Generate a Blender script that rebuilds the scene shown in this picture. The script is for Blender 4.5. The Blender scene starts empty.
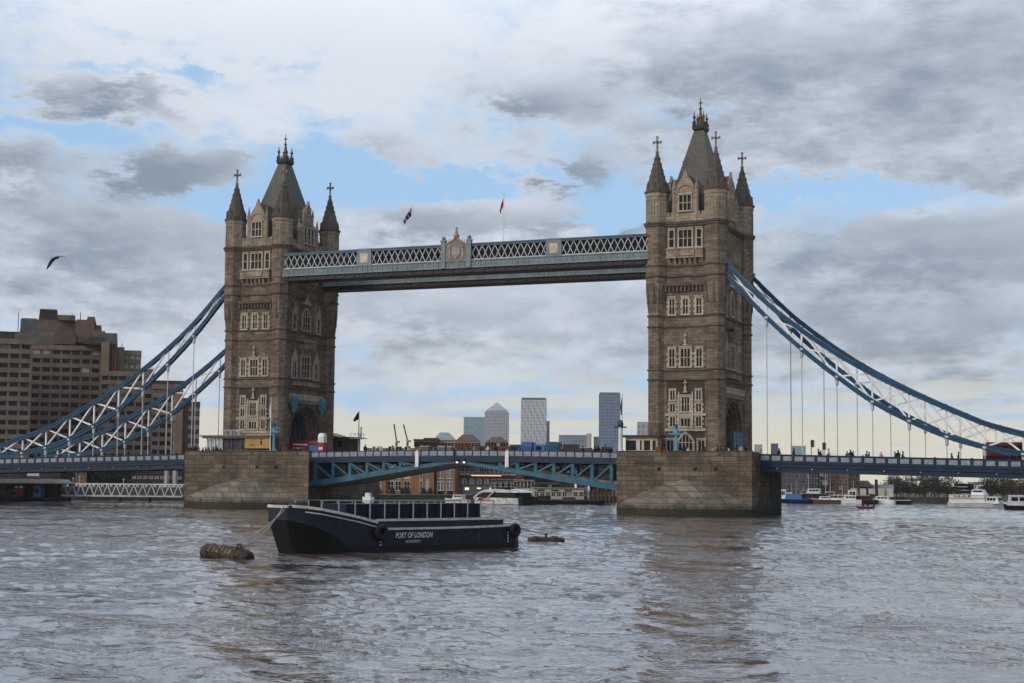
import bpy, math, random
import numpy as np
from mathutils import Vector, Matrix
R = math.radians
scene = bpy.context.scene
col = scene.collection

# ------------------------------------------------------------------ camera
CAM_F, CAM_YAW, CAM_PITCH, CAM_ROLL = 1568.0, R(-22.54), R(5.10), R(0.48)
CAM_LOC = Vector((113.0, -256.73, 5.14))
fw = Vector((math.sin(CAM_YAW)*math.cos(CAM_PITCH), math.cos(CAM_YAW)*math.cos(CAM_PITCH), math.sin(CAM_PITCH)))
_r0 = Vector((math.cos(CAM_YAW), -math.sin(CAM_YAW), 0)); _u0 = _r0.cross(fw)
rt = _r0*math.cos(CAM_ROLL) + _u0*math.sin(CAM_ROLL)
up = -_r0*math.sin(CAM_ROLL) + _u0*math.cos(CAM_ROLL)
cd = bpy.data.cameras.new('camera'); cam = bpy.data.objects.new('camera', cd); col.objects.link(cam)
cd.sensor_width = 36.0; cd.lens = CAM_F*36.0/1024.0; cd.clip_start = 0.5; cd.clip_end = 30000
cam.matrix_world = Matrix((( rt.x, up.x, -fw.x, CAM_LOC.x), (rt.y, up.y, -fw.y, CAM_LOC.y), (rt.z, up.z, -fw.z, CAM_LOC.z), (0, 0, 0, 1)))
scene.camera = cam

def at(px, py, Y):
    """world point seen at photo pixel (px, py) standing at distance line Y"""
    d = fw + rt*((px-512)/CAM_F) + up*((341.5-py)/CAM_F)
    return CAM_LOC + d*((Y-CAM_LOC.y)/d.y)
def atz(px, py, z=0.0):
    d = fw + rt*((px-512)/CAM_F) + up*((341.5-py)/CAM_F)
    return CAM_LOC + d*((z-CAM_LOC.z)/d.z)

# ------------------------------------------------------------------ sky, sun, exposure
scene.view_settings.view_transform = 'Standard'; scene.view_settings.look = 'None'
scene.view_settings.gamma = 1.0; scene.view_settings.use_curve_mapping = False
scene.view_settings.exposure = 0.2
SUN_EL, SUN_AZ = R(24), R(-146)          # azimuth measured from +Y towards +X
world = bpy.data.worlds.new('World'); scene.world = world; world.use_nodes = True
nt = world.node_tree; nt.nodes.clear()

class NT:
    def __init__(s, t): s.t = t
    def n(s, kind, **kw):
        o = s.t.nodes.new(kind)
        for k, v in kw.items(): setattr(o, k, v)
        return o
    def set(s, sock, v):
        if hasattr(v, 'default_value') or isinstance(v, bpy.types.NodeSocket): s.t.links.new(v, sock)
        else: sock.default_value = v
    def m(s, op, a, b=None, c=None, clamp=False):
        o = s.n('ShaderNodeMath', operation=op, use_clamp=clamp); s.set(o.inputs[0], a)
        if b is not None: s.set(o.inputs[1], b)
        if c is not None: s.set(o.inputs[2], c)
        return o.outputs[0]
    def mix(s, f, a, b, mode='MIX'):
        o = s.n('ShaderNodeMix', data_type='RGBA', blend_type=mode)
        s.set(o.inputs['Factor'], f)
        for i, v in ((6, a), (7, b)):
            if isinstance(v, tuple): o.inputs[i].default_value = (*v, 1) if len(v) == 3 else v
            else: s.t.links.new(v, o.inputs[i])
        return o.outputs[2]
    def xyz(s, x, y, z):
        o = s.n('ShaderNodeCombineXYZ')
        for i, v in enumerate((x, y, z)): s.set(o.inputs[i], v)
        return o.outputs[0]
    def noise(s, v, scale, detail=6, rough=.55, dist=0.0, lac=2.0):
        o = s.n('ShaderNodeTexNoise'); o.inputs['Scale'].default_value = scale; o.inputs['Detail'].default_value = detail
        o.inputs['Roughness'].default_value = rough; o.inputs['Distortion'].default_value = dist; o.inputs['Lacunarity'].default_value = lac
        if v is not None: s.t.links.new(v, o.inputs['Vector'])
        return o.outputs[0]
    def smooth(s, x, a, b, lo=0.0, hi=1.0):
        o = s.n('ShaderNodeMapRange', interpolation_type='SMOOTHSTEP'); s.set(o.inputs['Value'], x)
        o.inputs['From Min'].default_value = a; o.inputs['From Max'].default_value = b
        o.inputs['To Min'].default_value = lo; o.inputs['To Max'].default_value = hi
        return o.outputs[0]

w = NT(nt)
sky = w.n('ShaderNodeTexSky', sky_type='NISHITA', sun_disc=False, sun_elevation=SUN_EL, sun_rotation=SUN_AZ, air_density=1.0, dust_density=1.0, ozone_density=2.0)
tc = w.n('ShaderNodeTexCoord'); sep = w.n('ShaderNodeSeparateXYZ'); nt.links.new(tc.outputs['Generated'], sep.inputs[0])
DEG = 57.29578
az = w.m('MULTIPLY', w.m('ARCTAN2', sep.outputs[0], sep.outputs[1]), DEG)
A = w.m('ADD', az, 22.54)                                       # degrees east of the bridge's middle
E = w.m('MAXIMUM', w.m('MULTIPLY', w.m('ARCSINE', sep.outputs[2]), DEG), 0.0)
persp = w.m('DIVIDE', 12.0, w.m('ADD', E, 6.0))
cv = w.xyz(w.m('MULTIPLY', w.m('MULTIPLY', A, persp), .115), w.m('MULTIPLY', persp, 2.6), 3.7)
warp = w.noise(cv, 1.1, 3, .5)
cv2 = w.n('ShaderNodeVectorMath', operation='ADD'); nt.links.new(cv, cv2.inputs[0])
wv = w.xyz(w.m('MULTIPLY', w.m('SUBTRACT', warp, .5), .5), w.m('MULTIPLY', w.m('SUBTRACT', warp, .5), .25), 0.0); nt.links.new(wv, cv2.inputs[1])
n_big = w.noise(cv2.outputs[0], 1.7, 10, .58, 0)
n_mid = w.noise(cv2.outputs[0], 3.6, 9, .58, 0)
n_fin = w.noise(w.xyz(w.m('MULTIPLY', A, .30), w.m('MULTIPLY', E, .75), 9.1), 1.5, 9, .68, 0)
n_low = w.noise(cv, .55, 3, .5)
# ragged edges for the single clouds
Aw = w.m('ADD', A, w.m('MULTIPLY', w.m('SUBTRACT', n_fin, .5), 8.5))
Ew = w.m('ADD', E, w.m('MULTIPLY', w.m('ADD', w.m('MULTIPLY', w.m('SUBTRACT', n_mid, .5), .6), w.m('MULTIPLY', w.m('SUBTRACT', n_fin, .5), .7)), 3.6))
def blob(a, e, ra, re):
    dx = w.m('DIVIDE', w.m('SUBTRACT', Aw, a), ra); dy = w.m('DIVIDE', w.m('SUBTRACT', Ew, e), re)
    d2 = w.m('ADD', w.m('MULTIPLY', dx, dx), w.m('MULTIPLY', dy, dy))
    return w.m('EXPONENT', w.m('MULTIPLY', d2, -1.0))
def skydeg(px, py, rx, ry):
    return (math.degrees(math.atan((px-512)/CAM_F)), 5.1+math.degrees(math.atan((341.5-py)/CAM_F)), math.degrees(rx/CAM_F), math.degrees(ry/CAM_F))
cover = w.m('ADD', w.m('MULTIPLY', w.m('SUBTRACT', n_big, .5), 2.2), w.m('MULTIPLY', w.m('SUBTRACT', n_fin, .5), 1.1))
dark = w.m('ADD', w.m('MULTIPLY', w.m('SUBTRACT', n_mid, .5), .75), w.m('MULTIPLY', w.m('SUBTRACT', n_fin, .5), 1.5))
# (photo position and radius of each cloud bank, added cover, added darkness)
for (px, py, rx, ry, dc, dd) in [
    (140, 118, 40, 20, .6, .85), (52, 112, 44, 17, .5, .65), (98, 104, 24, 11, .35, .5), (138, 178, 44, 24, .6, .85), (178, 187, 34, 11, .45, .5), (12, 182, 48, 24, .5, .7), (215, 172, 34, 14, .4, .6),
    (110, 250, 190, 50, .7, .52), (365, 152, 40, 13, .4, .5), (525, 105, 56, 20, .45, .75), (592, 180, 32, 24, .5, .8),
    (430, 226, 80, 22, .6, .6), (555, 235, 55, 18, .5, .55), (640, 225, 30, 18, .4, .5), (850, 120, 210, 85, .5, .30), (700, 60, 150, 55, .3, .35), (920, 262, 170, 36, .65, .5), (1000, 60, 120, 80, .4, .2),
    (300, 70, 240, 60, .22, -.45), (480, 20, 260, 36, .25, -.55), (60, 20, 160, 40, .1, -.25), (270, 118, 90, 26, .18, -.3),
    (375, 188, 120, 24, -.95, -.3), (600, 228, 40, 20, -1.1, 0), (800, 194, 120, 13, -1.2, -.4), (205, 215, 60, 14, -.6, 0), (690, 112, 60, 9, -.5, -.1), (645, 196, 40, 16, -.6, 0), (60, 150, 120, 9, -.5, -.4), (470, 190, 60, 14, -.6, -.3), (960, 208, 90, 8, -.2, -.4), (150, 85, 120, 10, -.45, -.3),
    (620, 320, 520, 48, .5, .22), (110, 300, 200, 40, .3, .15), (440, 330, 60, 22, .2, .3), (900, 340, 170, 30, .3, .3)]:
    b = blob(*skydeg(px, py, rx, ry))
    cover = w.m('MULTIPLY_ADD', b, dc, cover); dark = w.m('MULTIPLY_ADD', b, dd, dark)
# unseen dark cloud bank added over the south to dim the +X faces; the west behind the camera is brighter
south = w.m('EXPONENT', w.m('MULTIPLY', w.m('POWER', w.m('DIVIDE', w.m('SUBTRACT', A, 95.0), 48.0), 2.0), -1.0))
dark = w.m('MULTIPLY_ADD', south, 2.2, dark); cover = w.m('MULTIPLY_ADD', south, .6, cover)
cov = w.smooth(w.m('ADD', cover, .10), -.26, .40, 0.0, .86)
drk = w.smooth(dark, -.40, 1.05)
cloud = w.mix(drk, (6.7, 7.0, 7.5), (2.05, 2.35, 2.85))
high = w.m('MULTIPLY_ADD', w.smooth(E, 14.0, 30.0), 1.7, 1.0)   # cloud above the view brightened to lift the water reflections
west = w.m('EXPONENT', w.m('MULTIPLY', w.m('POWER', w.m('DIVIDE', w.m('SUBTRACT', w.m('ABSOLUTE', A), 165.0), 60.0), 2.0), -1.0))
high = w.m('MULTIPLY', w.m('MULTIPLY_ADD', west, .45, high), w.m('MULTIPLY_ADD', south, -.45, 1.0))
cs = w.n('ShaderNodeVectorMath', operation='SCALE'); nt.links.new(cloud, cs.inputs[0]); w.set(cs.inputs['Scale'], high); cloud = cs.outputs[0]
# pale warm light under the cloud deck near the horizon
stre = w.noise(w.xyz(w.m('MULTIPLY', A, .07), w.m('MULTIPLY', E, .95), 1.3), 1.6, 8, .6, 0)
hz = w.m('MULTIPLY', w.smooth(E, 1.2, 6.0, 1.0, 0.0), w.smooth(w.m('ADD', stre, w.m('MULTIPLY', w.smooth(E, .5, 3.2, 1.0, 0.0), .20)), .45, .58))
cloud = w.mix(w.m('MULTIPLY', hz, .92), cloud, (6.6, 6.2, 4.8))
blue = w.mix(.78, sky.outputs[0], (3.5, 5.6, 8.2))
skyc = w.mix(w.m('MAXIMUM', cov, hz), blue, cloud)
bg = w.n('ShaderNodeBackground'); bg.inputs['Strength'].default_value = 0.1
nt.links.new(skyc, bg.inputs['Color'])
wo = w.n('ShaderNodeOutputWorld'); nt.links.new(bg.outputs[0], wo.inputs['Surface'])

sd = bpy.data.lights.new('sun', 'SUN'); sd.energy = 1.3; sd.angle = R(14); sd.color = (1.0, .84, .66)
so = bpy.data.objects.new('sun', sd); col.objects.link(so)
_sdir = Vector((math.sin(SUN_AZ)*math.cos(SUN_EL), math.cos(SUN_AZ)*math.cos(SUN_EL), math.sin(SUN_EL)))
so.rotation_euler = _sdir.to_track_quat('Z', 'Y').to_euler(); so.location = (0, -300, 300)

# ------------------------------------------------------------------ mesh helpers
random.seed(7)
class MB:
    """collects shapes; build() links them as one mesh object"""
    def __init__(s, T=None): s.v, s.f, s.T, s.sm = [], [], T, False
    def add(s, vs, fs):
        o = len(s.v)
        if s.T is not None: vs = [s.T @ Vector(p) for p in vs]
        s.v += [tuple(p) for p in vs]; s.f += [tuple(i+o for i in f) for f in fs]; return s
    def box(s, x0, y0, z0, x1, y1, z1):
        x0, x1 = min(x0, x1), max(x0, x1); y0, y1 = min(y0, y1), max(y0, y1); z0, z1 = min(z0, z1), max(z0, z1)
        return s.add([(x0,y0,z0),(x1,y0,z0),(x1,y1,z0),(x0,y1,z0),(x0,y0,z1),(x1,y0,z1),(x1,y1,z1),(x0,y1,z1)],
                     [(3,2,1,0),(4,5,6,7),(0,1,5,4),(1,2,6,5),(2,3,7,6),(3,0,4,7)])
    def rings(s, secs, caps=True, closed=True):
        n = len(secs[0]); vs = [p for q in secs for p in q]; fs = []
        for k in range(len(secs)-1):
            for i in range(n if closed else n-1):
                j = (i+1) % n; fs.append((k*n+i, k*n+j, (k+1)*n+j, (k+1)*n+i))
        if caps: fs += [tuple(range(n))[::-1], tuple((len(secs)-1)*n+i for i in range(n))]
        return s.add(vs, fs)
    def cone(s, cx, cy, prof, n=8, rot=None):
        """prof: list of (z, r)"""
        rot = math.pi/n if rot is None else rot
        return s.rings([[(cx+r*math.cos(rot+2*math.pi*i/n), cy+r*math.sin(rot+2*math.pi*i/n), z) for i in range(n)] for z, r in prof])
    def pyr(s, x, y, prof):
        """rectangular profile: list of (z, half x, half y)"""
        return s.rings([[(x-a,y-b,z),(x+a,y-b,z),(x+a,y+b,z),(x-a,y+b,z)] for z, a, b in prof])
    def prism(s, poly, axis, a, b):
        f = {'x': lambda p, t: (t, p[0], p[1]), 'y': lambda p, t: (p[0], t, p[1]), 'z': lambda p, t: (p[0], p[1], t)}[axis]
        return s.rings([[f(p, a) for p in poly], [f(p, b) for p in poly]])
    def bar(s, p, q, w, h=None, upv=(0,0,1)):
        p, q = Vector(p), Vector(q); h = w if h is None else h
        d = (q-p).normalized(); u = Vector(upv)
        if abs(d.dot(u)) > .98: u = Vector((0,1,0))
        a = d.cross(u).normalized()*w/2; b = a.cross(d).normalized()*h/2
        return s.rings([[c-a-b, c+a-b, c+a+b, c-a+b] for c in (p, q)])
    def tube(s, pts, r, n=6):
        pts = [Vector(p) for p in pts]; secs = []
        rr = r if isinstance(r, (list, tuple)) else [r]*len(pts)
        for i, p in enumerate(pts):
            d = (pts[min(i+1, len(pts)-1)]-pts[max(i-1, 0)]).normalized(); u = Vector((0,0,1)) if abs(d.z) < .95 else Vector((0,1,0))
            a = d.cross(u).normalized(); b = a.cross(d)
            secs.append([p+(a*math.cos(2*math.pi*k/n)+b*math.sin(2*math.pi*k/n))*rr[i] for k in range(n)])
        return s.rings(secs)
    def path(s, pts, w, h):
        """beam along a polyline lying in one vertical plane (normal = world horizontal)"""
        pts = [Vector(p) for p in pts]; secs = []
        d0 = (pts[-1]-pts[0]); side = Vector((d0.y, -d0.x, 0)).normalized()*w/2
        for i, p in enumerate(pts):
            d = (pts[min(i+1, len(pts)-1)]-pts[max(i-1, 0)]).normalized(); nrm = side.normalized().cross(d).normalized()*h/2
            secs.append([p-side-nrm, p+side-nrm, p+side+nrm, p-side+nrm])
        return s.rings(secs)
    def ball(s, c, r, n=8, m=5, sq=1.0):
        return s.rings([[(c[0]+r*math.sin(t)*math.cos(2*math.pi*i/n), c[1]+r*math.sin(t)*math.sin(2*math.pi*i/n), c[2]-r*sq*math.cos(t)) for i in range(n)]
                        for t in [math.pi*(k+.02)/(m+.04) for k in range(m+1)]])
    def build(s, name, mat, parent=None, loc=None, smooth=False):
        me = bpy.data.meshes.new(name); me.from_pydata(s.v, [], s.f); me.update()
        import bmesh
        bm = bmesh.new(); bm.from_mesh(me); bmesh.ops.recalc_face_normals(bm, faces=bm.faces); bm.to_mesh(me); bm.free()
        if smooth: me.polygons.foreach_set('use_smooth', [True]*len(me.polygons))
        o = bpy.data.objects.new(name, me); col.objects.link(o)
        if mat: me.materials.append(mat)
        if parent is not None: o.parent = parent
        if loc is not None: o.location = loc
        return o

def tag(o, label=None, cat=None, group=None, kind=None):
    for k, v in (('label', label), ('category', cat), ('group', group), ('kind', kind)):
        if v: o[k] = v
    return o
def thing(name, label, cat, loc=(0,0,0), rz=0.0, group=None):
    o = bpy.data.objects.new(name, None); col.objects.link(o); o.empty_display_size = .5
    o.location = loc; o.rotation_euler = (0,0,rz)
    return tag(o, label, cat, group)
def struct(name, mb, mat): return tag(mb.build(name, mat), kind='structure')
def children(o): return [c for c in bpy.data.objects if c.parent == o]
def copy_tree(o, parent=None, kids=None):
    if kids is None:
        kids = {}
        for c in bpy.data.objects:
            if c.parent: kids.setdefault(c.parent.name, []).append(c)
    c = o.copy(); col.objects.link(c)
    if parent is not None: c.parent = parent
    for ch in kids.get(o.name, []): copy_tree(ch, c, kids)
    return c

# ------------------------------------------------------------------ materials
def newmat(name, rough=.7, metal=0.0, spec=.4):
    m = bpy.data.materials.new(name); m.use_nodes = True; t = NT(m.node_tree)
    b = m.node_tree.nodes['Principled BSDF']; b.inputs['Roughness'].default_value = rough; b.inputs['Metallic'].default_value = metal
    b.inputs['Specular IOR Level'].default_value = spec*.6
    return m, t, b
def plain(name, c, rough=.6, var=.25, scale=1.5, metal=0.0, bump=0.0):
    """painted / plain surface with uneven weathering"""
    m, t, b = newmat(name, rough, metal)
    g = t.n('ShaderNodeNewGeometry'); n1 = t.noise(g.outputs['Position'], scale, 6, .65)
    tw = t.xyz(0, 0, 0)
    f = t.smooth(n1, .3, .75)
    cc = t.mix(f, tuple(x*(1-var) for x in c), tuple(min(1, x*(1+var*.6)) for x in c))
    t.t.links.new(cc, b.inputs['Base Color'])
    if bump:
        bp = t.n('ShaderNodeBump'); bp.inputs['Strength'].default_value = bump; bp.inputs['Distance'].default_value = .05
        t.t.links.new(t.noise(g.outputs['Position'], scale*8, 4), bp.inputs['Height']); t.t.links.new(bp.outputs[0], b.inputs['Normal'])
    return m
def stone(name, c, c2, mortar, bw=.9, bh=.45, msize=.03, stain=.5, rough=.85, bumpd=.04):
    """coursed masonry: brick pattern on wall coordinates, block to block variation, run-down stains"""
    m, t, b = newmat(name, rough, 0, .25)
    g = t.n('ShaderNodeNewGeometry'); s = t.n('ShaderNodeSeparateXYZ'); t.t.links.new(g.outputs['Position'], s.inputs[0])
    u = t.m('ADD', s.outputs[0], t.m('MULTIPLY', s.outputs[1], .97))
    br = t.n('ShaderNodeTexBrick'); t.t.links.new(t.xyz(u, s.outputs[2], 0), br.inputs['Vector'])
    br.inputs['Scale'].default_value = 1.0; br.inputs['Brick Width'].default_value = bw; br.inputs['Row Height'].default_value = bh
    br.inputs['Mortar Size'].default_value = msize; br.inputs['Mortar Smooth'].default_value = .4; br.inputs['Bias'].default_value = 0
    br.inputs['Color1'].default_value = (*c, 1); br.inputs['Color2'].default_value = (*c2, 1); br.inputs['Mortar'].default_value = (*mortar, 1)
    big = t.noise(g.outputs['Position'], .22, 5, .6)
    drip = t.noise(t.xyz(t.m('MULTIPLY', u, 1.0), t.m('MULTIPLY', s.outputs[2], .12), 0), 1.1, 5, .65)
    grit = t.noise(g.outputs['Position'], 3.2, 4, .7)
    cc = t.mix(t.m('MULTIPLY', t.smooth(big, .38, .70), stain), br.outputs[0], tuple(x*.34 for x in c))
    cc = t.mix(t.m('MULTIPLY', t.smooth(drip, .5, .70), stain*.95), cc, tuple(x*.32 for x in c))
    cc = t.mix(t.m('MULTIPLY', t.smooth(drip, .42, .22), stain*.45), cc, tuple(min(1, x*1.35) for x in c2))
    cc = t.mix(t.smooth(grit, .35, .7, 0, .35), cc, tuple(x*1.25 for x in c2))
    t.t.links.new(cc, b.inputs['Base Color'])
    bp = t.n('ShaderNodeBump'); bp.inputs['Strength'].default_value = .7; bp.inputs['Distance'].default_value = bumpd
    h = t.m('ADD', t.m('MULTIPLY', br.outputs[1], -1.0), t.m('MULTIPLY', grit, .8)); t.t.links.new(h, bp.inputs['Height']); t.t.links.new(bp.outputs[0], b.inputs['Normal'])
    return m
def tideline(m, z0=.35, z1=1.7):
    """wet, weedy band left by the tide on a pier material"""
    t = NT(m.node_tree); b = m.node_tree.nodes['Principled BSDF']; old = b.inputs['Base Color'].links[0].from_socket
    g = t.n('ShaderNodeNewGeometry'); s = t.n('ShaderNodeSeparateXYZ'); t.t.links.new(g.outputs['Position'], s.inputs[0])
    z = t.m('ADD', s.outputs[2], t.m('MULTIPLY', t.m('SUBTRACT', t.noise(g.outputs['Position'], .9, 6, .7), .5), 2.2))
    t.t.links.new(t.mix(t.smooth(z, z0, z1, .9, 0.0), old, (.022, .021, .013)), b.inputs['Base Color'])
def glassy(name, c, rough=.08, spec=.6):
    m, t, b = newmat(name, rough, 0, spec); g = t.n('ShaderNodeNewGeometry')
    n1 = t.noise(g.outputs['Position'], .7, 3); cc = t.mix(t.smooth(n1, .35, .65), tuple(x*.6 for x in c), tuple(x*1.4 for x in c))
    t.t.links.new(cc, b.inputs['Base Color']); return m
def facade(name, wallc, glassc, bw, bh, mull, rough=.35, dirx=(1, .9), diag=False, lights=0.0):
    """curtain wall of a far tower: grid of panes between mullions"""
    m, t, b = newmat(name, rough, 0, .5); g = t.n('ShaderNodeNewGeometry'); s = t.n('ShaderNodeSeparateXYZ'); t.t.links.new(g.outputs['Position'], s.inputs[0])
    u = t.m('ADD', t.m('MULTIPLY', s.outputs[0], dirx[0]), t.m('MULTIPLY', s.outputs[1], dirx[1]))
    br = t.n('ShaderNodeTexBrick', offset=0.0); t.t.links.new(t.xyz(u, s.outputs[2], 0), br.inputs['Vector']); br.inputs['Scale'].default_value = 1
    br.inputs['Brick Width'].default_value = bw; br.inputs['Row Height'].default_value = bh; br.inputs['Mortar Size'].default_value = mull; br.inputs['Mortar Smooth'].default_value = .2
    br.inputs['Color1'].default_value = (*glassc, 1); br.inputs['Color2'].default_value = (*[x*1.7 for x in glassc], 1); br.inputs['Mortar'].default_value = (*wallc, 1)
    cc = br.outputs[0]
    if diag:
        wv = t.n('ShaderNodeTexWave', wave_type='BANDS', bands_direction='X'); wv.inputs['Scale'].default_value = .035; wv.inputs['Distortion'].default_value = 3.0
        t.t.links.new(t.xyz(t.m('ADD', u, t.m('MULTIPLY', s.outputs[2], .55)), 0, 0), wv.inputs['Vector'])
        cc = t.mix(t.smooth(wv.outputs[1], .6, .9, 0, .45), cc, tuple(min(1, x*1.5) for x in wallc))
    t.t.links.new(cc, b.inputs['Base Color']); return m

M = {}
M['stone'] = stone('weathered_grey_granite', (.092, .066, .048), (.215, .16, .118), (.045, .033, .026), 1.15, .48, .022, .6)
M['stone_up'] = stone('upper_portland_stone', (.19, .148, .11), (.34, .27, .20), (.10, .078, .058), 1.0, .45, .018, .6)
M['trim'] = stone('pale_carved_stone', (.33, .275, .21), (.44, .37, .285), (.20, .165, .125), .9, .5, .02, .55)
M['vaultshade'] = stone('shade_darkened_vault', (.05, .038, .03), (.07, .052, .04), (.025, .02, .016), 1.1, .48, .02, .5)  # stone colour darkened to carry the shade inside the road tunnel
M['string'] = plain('dark_string_course_stone', (.10, .078, .06), .85, .4, .8)
M['pier'] = stone('pier_granite', (.07, .053, .039), (.185, .14, .10), (.026, .02, .015), 2.3, .78, .04, .75, .8, .07)
M['starling'] = stone('cutwater_granite', (.12, .096, .072), (.22, .18, .135), (.03, .024, .018), 2.0, .95, .06, .85, .75, .09)
tideline(M['pier'], .6, 2.4); tideline(M['starling'], .6, 2.3)
M['slate'] = plain('roof_slate', (.085, .075, .060), .55, .3, 2.0, 0, .3)
M['spire'] = stone('spire_stone', (.072, .058, .048), (.115, .094, .078), (.04, .033, .028), .5, .35, .02, .5)
M['dark'] = plain('dark_void', (.012, .011, .011), .8, .2)
M['pane'] = glassy('window_glass', (.010, .010, .011), .25, .22)
M['gold'] = plain('gilded_metal', (.13, .075, .035), .6, .4, 3, .4)
M['ironblack'] = plain('black_iron', (.02, .02, .022), .5, .2)
M['chain'] = plain('blue_chain_paint', (.011, .058, .118), .42, .3, .5)
M['navy'] = plain('navy_girder_paint', (.011, .025, .054), .45, .3, .6)
M['teal'] = plain('teal_girder_paint', (.03, .11, .165), .45, .3, .6)
M['skyblue'] = plain('light_blue_paint', (.10, .26, .34), .5, .2, .8)
M['white'] = plain('white_paint', (.70, .69, .66), .5, .25, .7)
M['offwhite'] = plain('grey_white_paint', (.46, .47, .47), .5, .25, .8)
M['walk'] = plain('pale_teal_walkway_paint', (.155, .20, .215), .5, .25, .6)
M['walkroof'] = plain('walkway_roof_paint', (.055, .10, .15), .45, .25, .6)
M['soffit'] = plain('grey_soffit_plate', (.5, .42, .33), .7, .35, .5)
M['panel'] = plain('pale_parapet_panel', (.26, .285, .33), .55, .3, 1.3)
M['crest'] = plain('weathered_crest_panel', (.19, .175, .15), .7, .35, 2); M['crestpale'] = plain('worn_pale_relief', (.30, .26, .21), .7, .4, 2)
M['road'] = plain('asphalt', (.05, .05, .05), .9, .25, 1)
M['brownstone'] = plain('terracotta_panel', (.34, .225, .145), .7, .3, 1.5)

# ------------------------------------------------------------------ water: one sheet, real waves near, ripples by bump
def water_material():
    m, t, b = newmat('river_water', .04, 0, .5); b.inputs['IOR'].default_value = 1.33
    g = t.n('ShaderNodeNewGeometry'); pos = g.outputs['Position']
    mp = t.n('ShaderNodeMapping'); mp.inputs['Rotation'].default_value = (0, 0, R(22)); mp.inputs['Scale'].default_value = (.60, 1.2, 1); t.t.links.new(pos, mp.inputs['Vector'])
    n1 = t.noise(mp.outputs[0], 2.1, 4, .6, .4); n2 = t.noise(mp.outputs[0], .75, 4, .6, .5); n3 = t.noise(pos, .016, 4, .55); n4 = t.noise(mp.outputs[0], 4.5, 3, .6); n5 = t.noise(mp.outputs[0], .11, 5, .6)
    rid = lambda n_: t.m('POWER', t.m('SUBTRACT', 1.0, t.m('ABSOLUTE', t.m('MULTIPLY_ADD', n_, 4.0, -2.0)), clamp=True), 1.6)
    cc = t.mix(t.smooth(n3, .3, .7), (.055, .031, .019), (.08, .047, .030)); t.t.links.new(cc, b.inputs['Base Color'])
    h = t.m('ADD', t.m('ADD', t.m('MULTIPLY', rid(n1), .020), t.m('MULTIPLY', t.m('POWER', rid(n2), 2.2), .085)), t.m('ADD', t.m('MULTIPLY', n1, .035), t.m('MULTIPLY', n4, .008)))
    bp = t.n('ShaderNodeBump'); t.t.links.new(t.m('MULTIPLY', t.smooth(n3, .35, .65, .55, 1.0), t.smooth(n5, .38, .66, .12, 1.25)), bp.inputs['Strength'])
    b.inputs['Coat Weight'].default_value = 1.0; b.inputs['Coat IOR'].default_value = 1.33; b.inputs['Coat Roughness'].default_value = .04; t.t.links.new(bp.outputs[0], b.inputs['Coat Normal']); bp.inputs['Distance'].default_value = 1.0
    t.t.links.new(h, bp.inputs['Height']); t.t.links.new(bp.outputs[0], b.inputs['Normal'])
    return m
def make_water():
    rng = np.random.default_rng(3)
    nr, na = 760, 560
    r = 14*np.exp(np.linspace(0, math.log(620/14), nr)); a = CAM_YAW + np.linspace(R(-34), R(34), na)
    r2 = np.array([900, 1500, 2500, 4000.]); rr = np.concatenate([r, r2]); n = len(rr)
    X = CAM_LOC.x + rr[:, None]*np.sin(a)[None, :]; Y = CAM_LOC.y + rr[:, None]*np.cos(a)[None, :]
    Z = np.zeros_like(X)
    for i in range(70):
        lam = .65*math.exp(rng.uniform(0, math.log(11))); th = R(-115)+rng.normal(0, .62); k = 2*math.pi/lam
        amp = .0044*lam**.9*rng.uniform(.5, 1.4); ph = rng.uniform(0, 6.28)
        c = k*(X*math.cos(th)+Y*math.sin(th))+ph + .8*np.sin(.11*X+.07*Y+ph)
        # wave groups come and go
        env = .55+.45*np.sin(.045*(X*math.cos(th+1)+Y*math.sin(th+1))*rng.uniform(.6, 1.6)+rng.uniform(0, 6.28))
        res = np.clip(lam/(rr*.0045)-.7, 0, 1)[:, None]
        s = np.sin(c); Z += amp*env*res*(s+.28*np.cos(2*c))
    Z *= np.clip((640-rr)/300, 0, 1)[:, None]
    v = np.stack([X, Y, Z], -1).reshape(-1, 3).astype(np.float32)
    idx = np.arange(n*na).reshape(n, na)
    f = np.stack([idx[:-1, :-1], idx[:-1, 1:], idx[1:, 1:], idx[1:, :-1]], -1).reshape(-1, 4).astype(np.int32)
    me = bpy.data.meshes.new('river_water'); me.vertices.add(len(v)); me.vertices.foreach_set('co', v.ravel())
    me.loops.add(f.size); me.loops.foreach_set('vertex_index', f[:, ::-1].ravel()); me.polygons.add(len(f))
    me.polygons.foreach_set('loop_start', np.arange(0, f.size, 4, dtype=np.int32)); me.polygons.foreach_set('loop_total', np.full(len(f), 4, dtype=np.int32))
    me.polygons.foreach_set('use_smooth', np.ones(len(f), dtype=bool)); me.update(calc_edges=True); me.validate()
    o = bpy.data.objects.new('river_water', me); col.objects.link(o); me.materials.append(water_material())
    return tag(o, kind='structure')
make_water()

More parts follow.
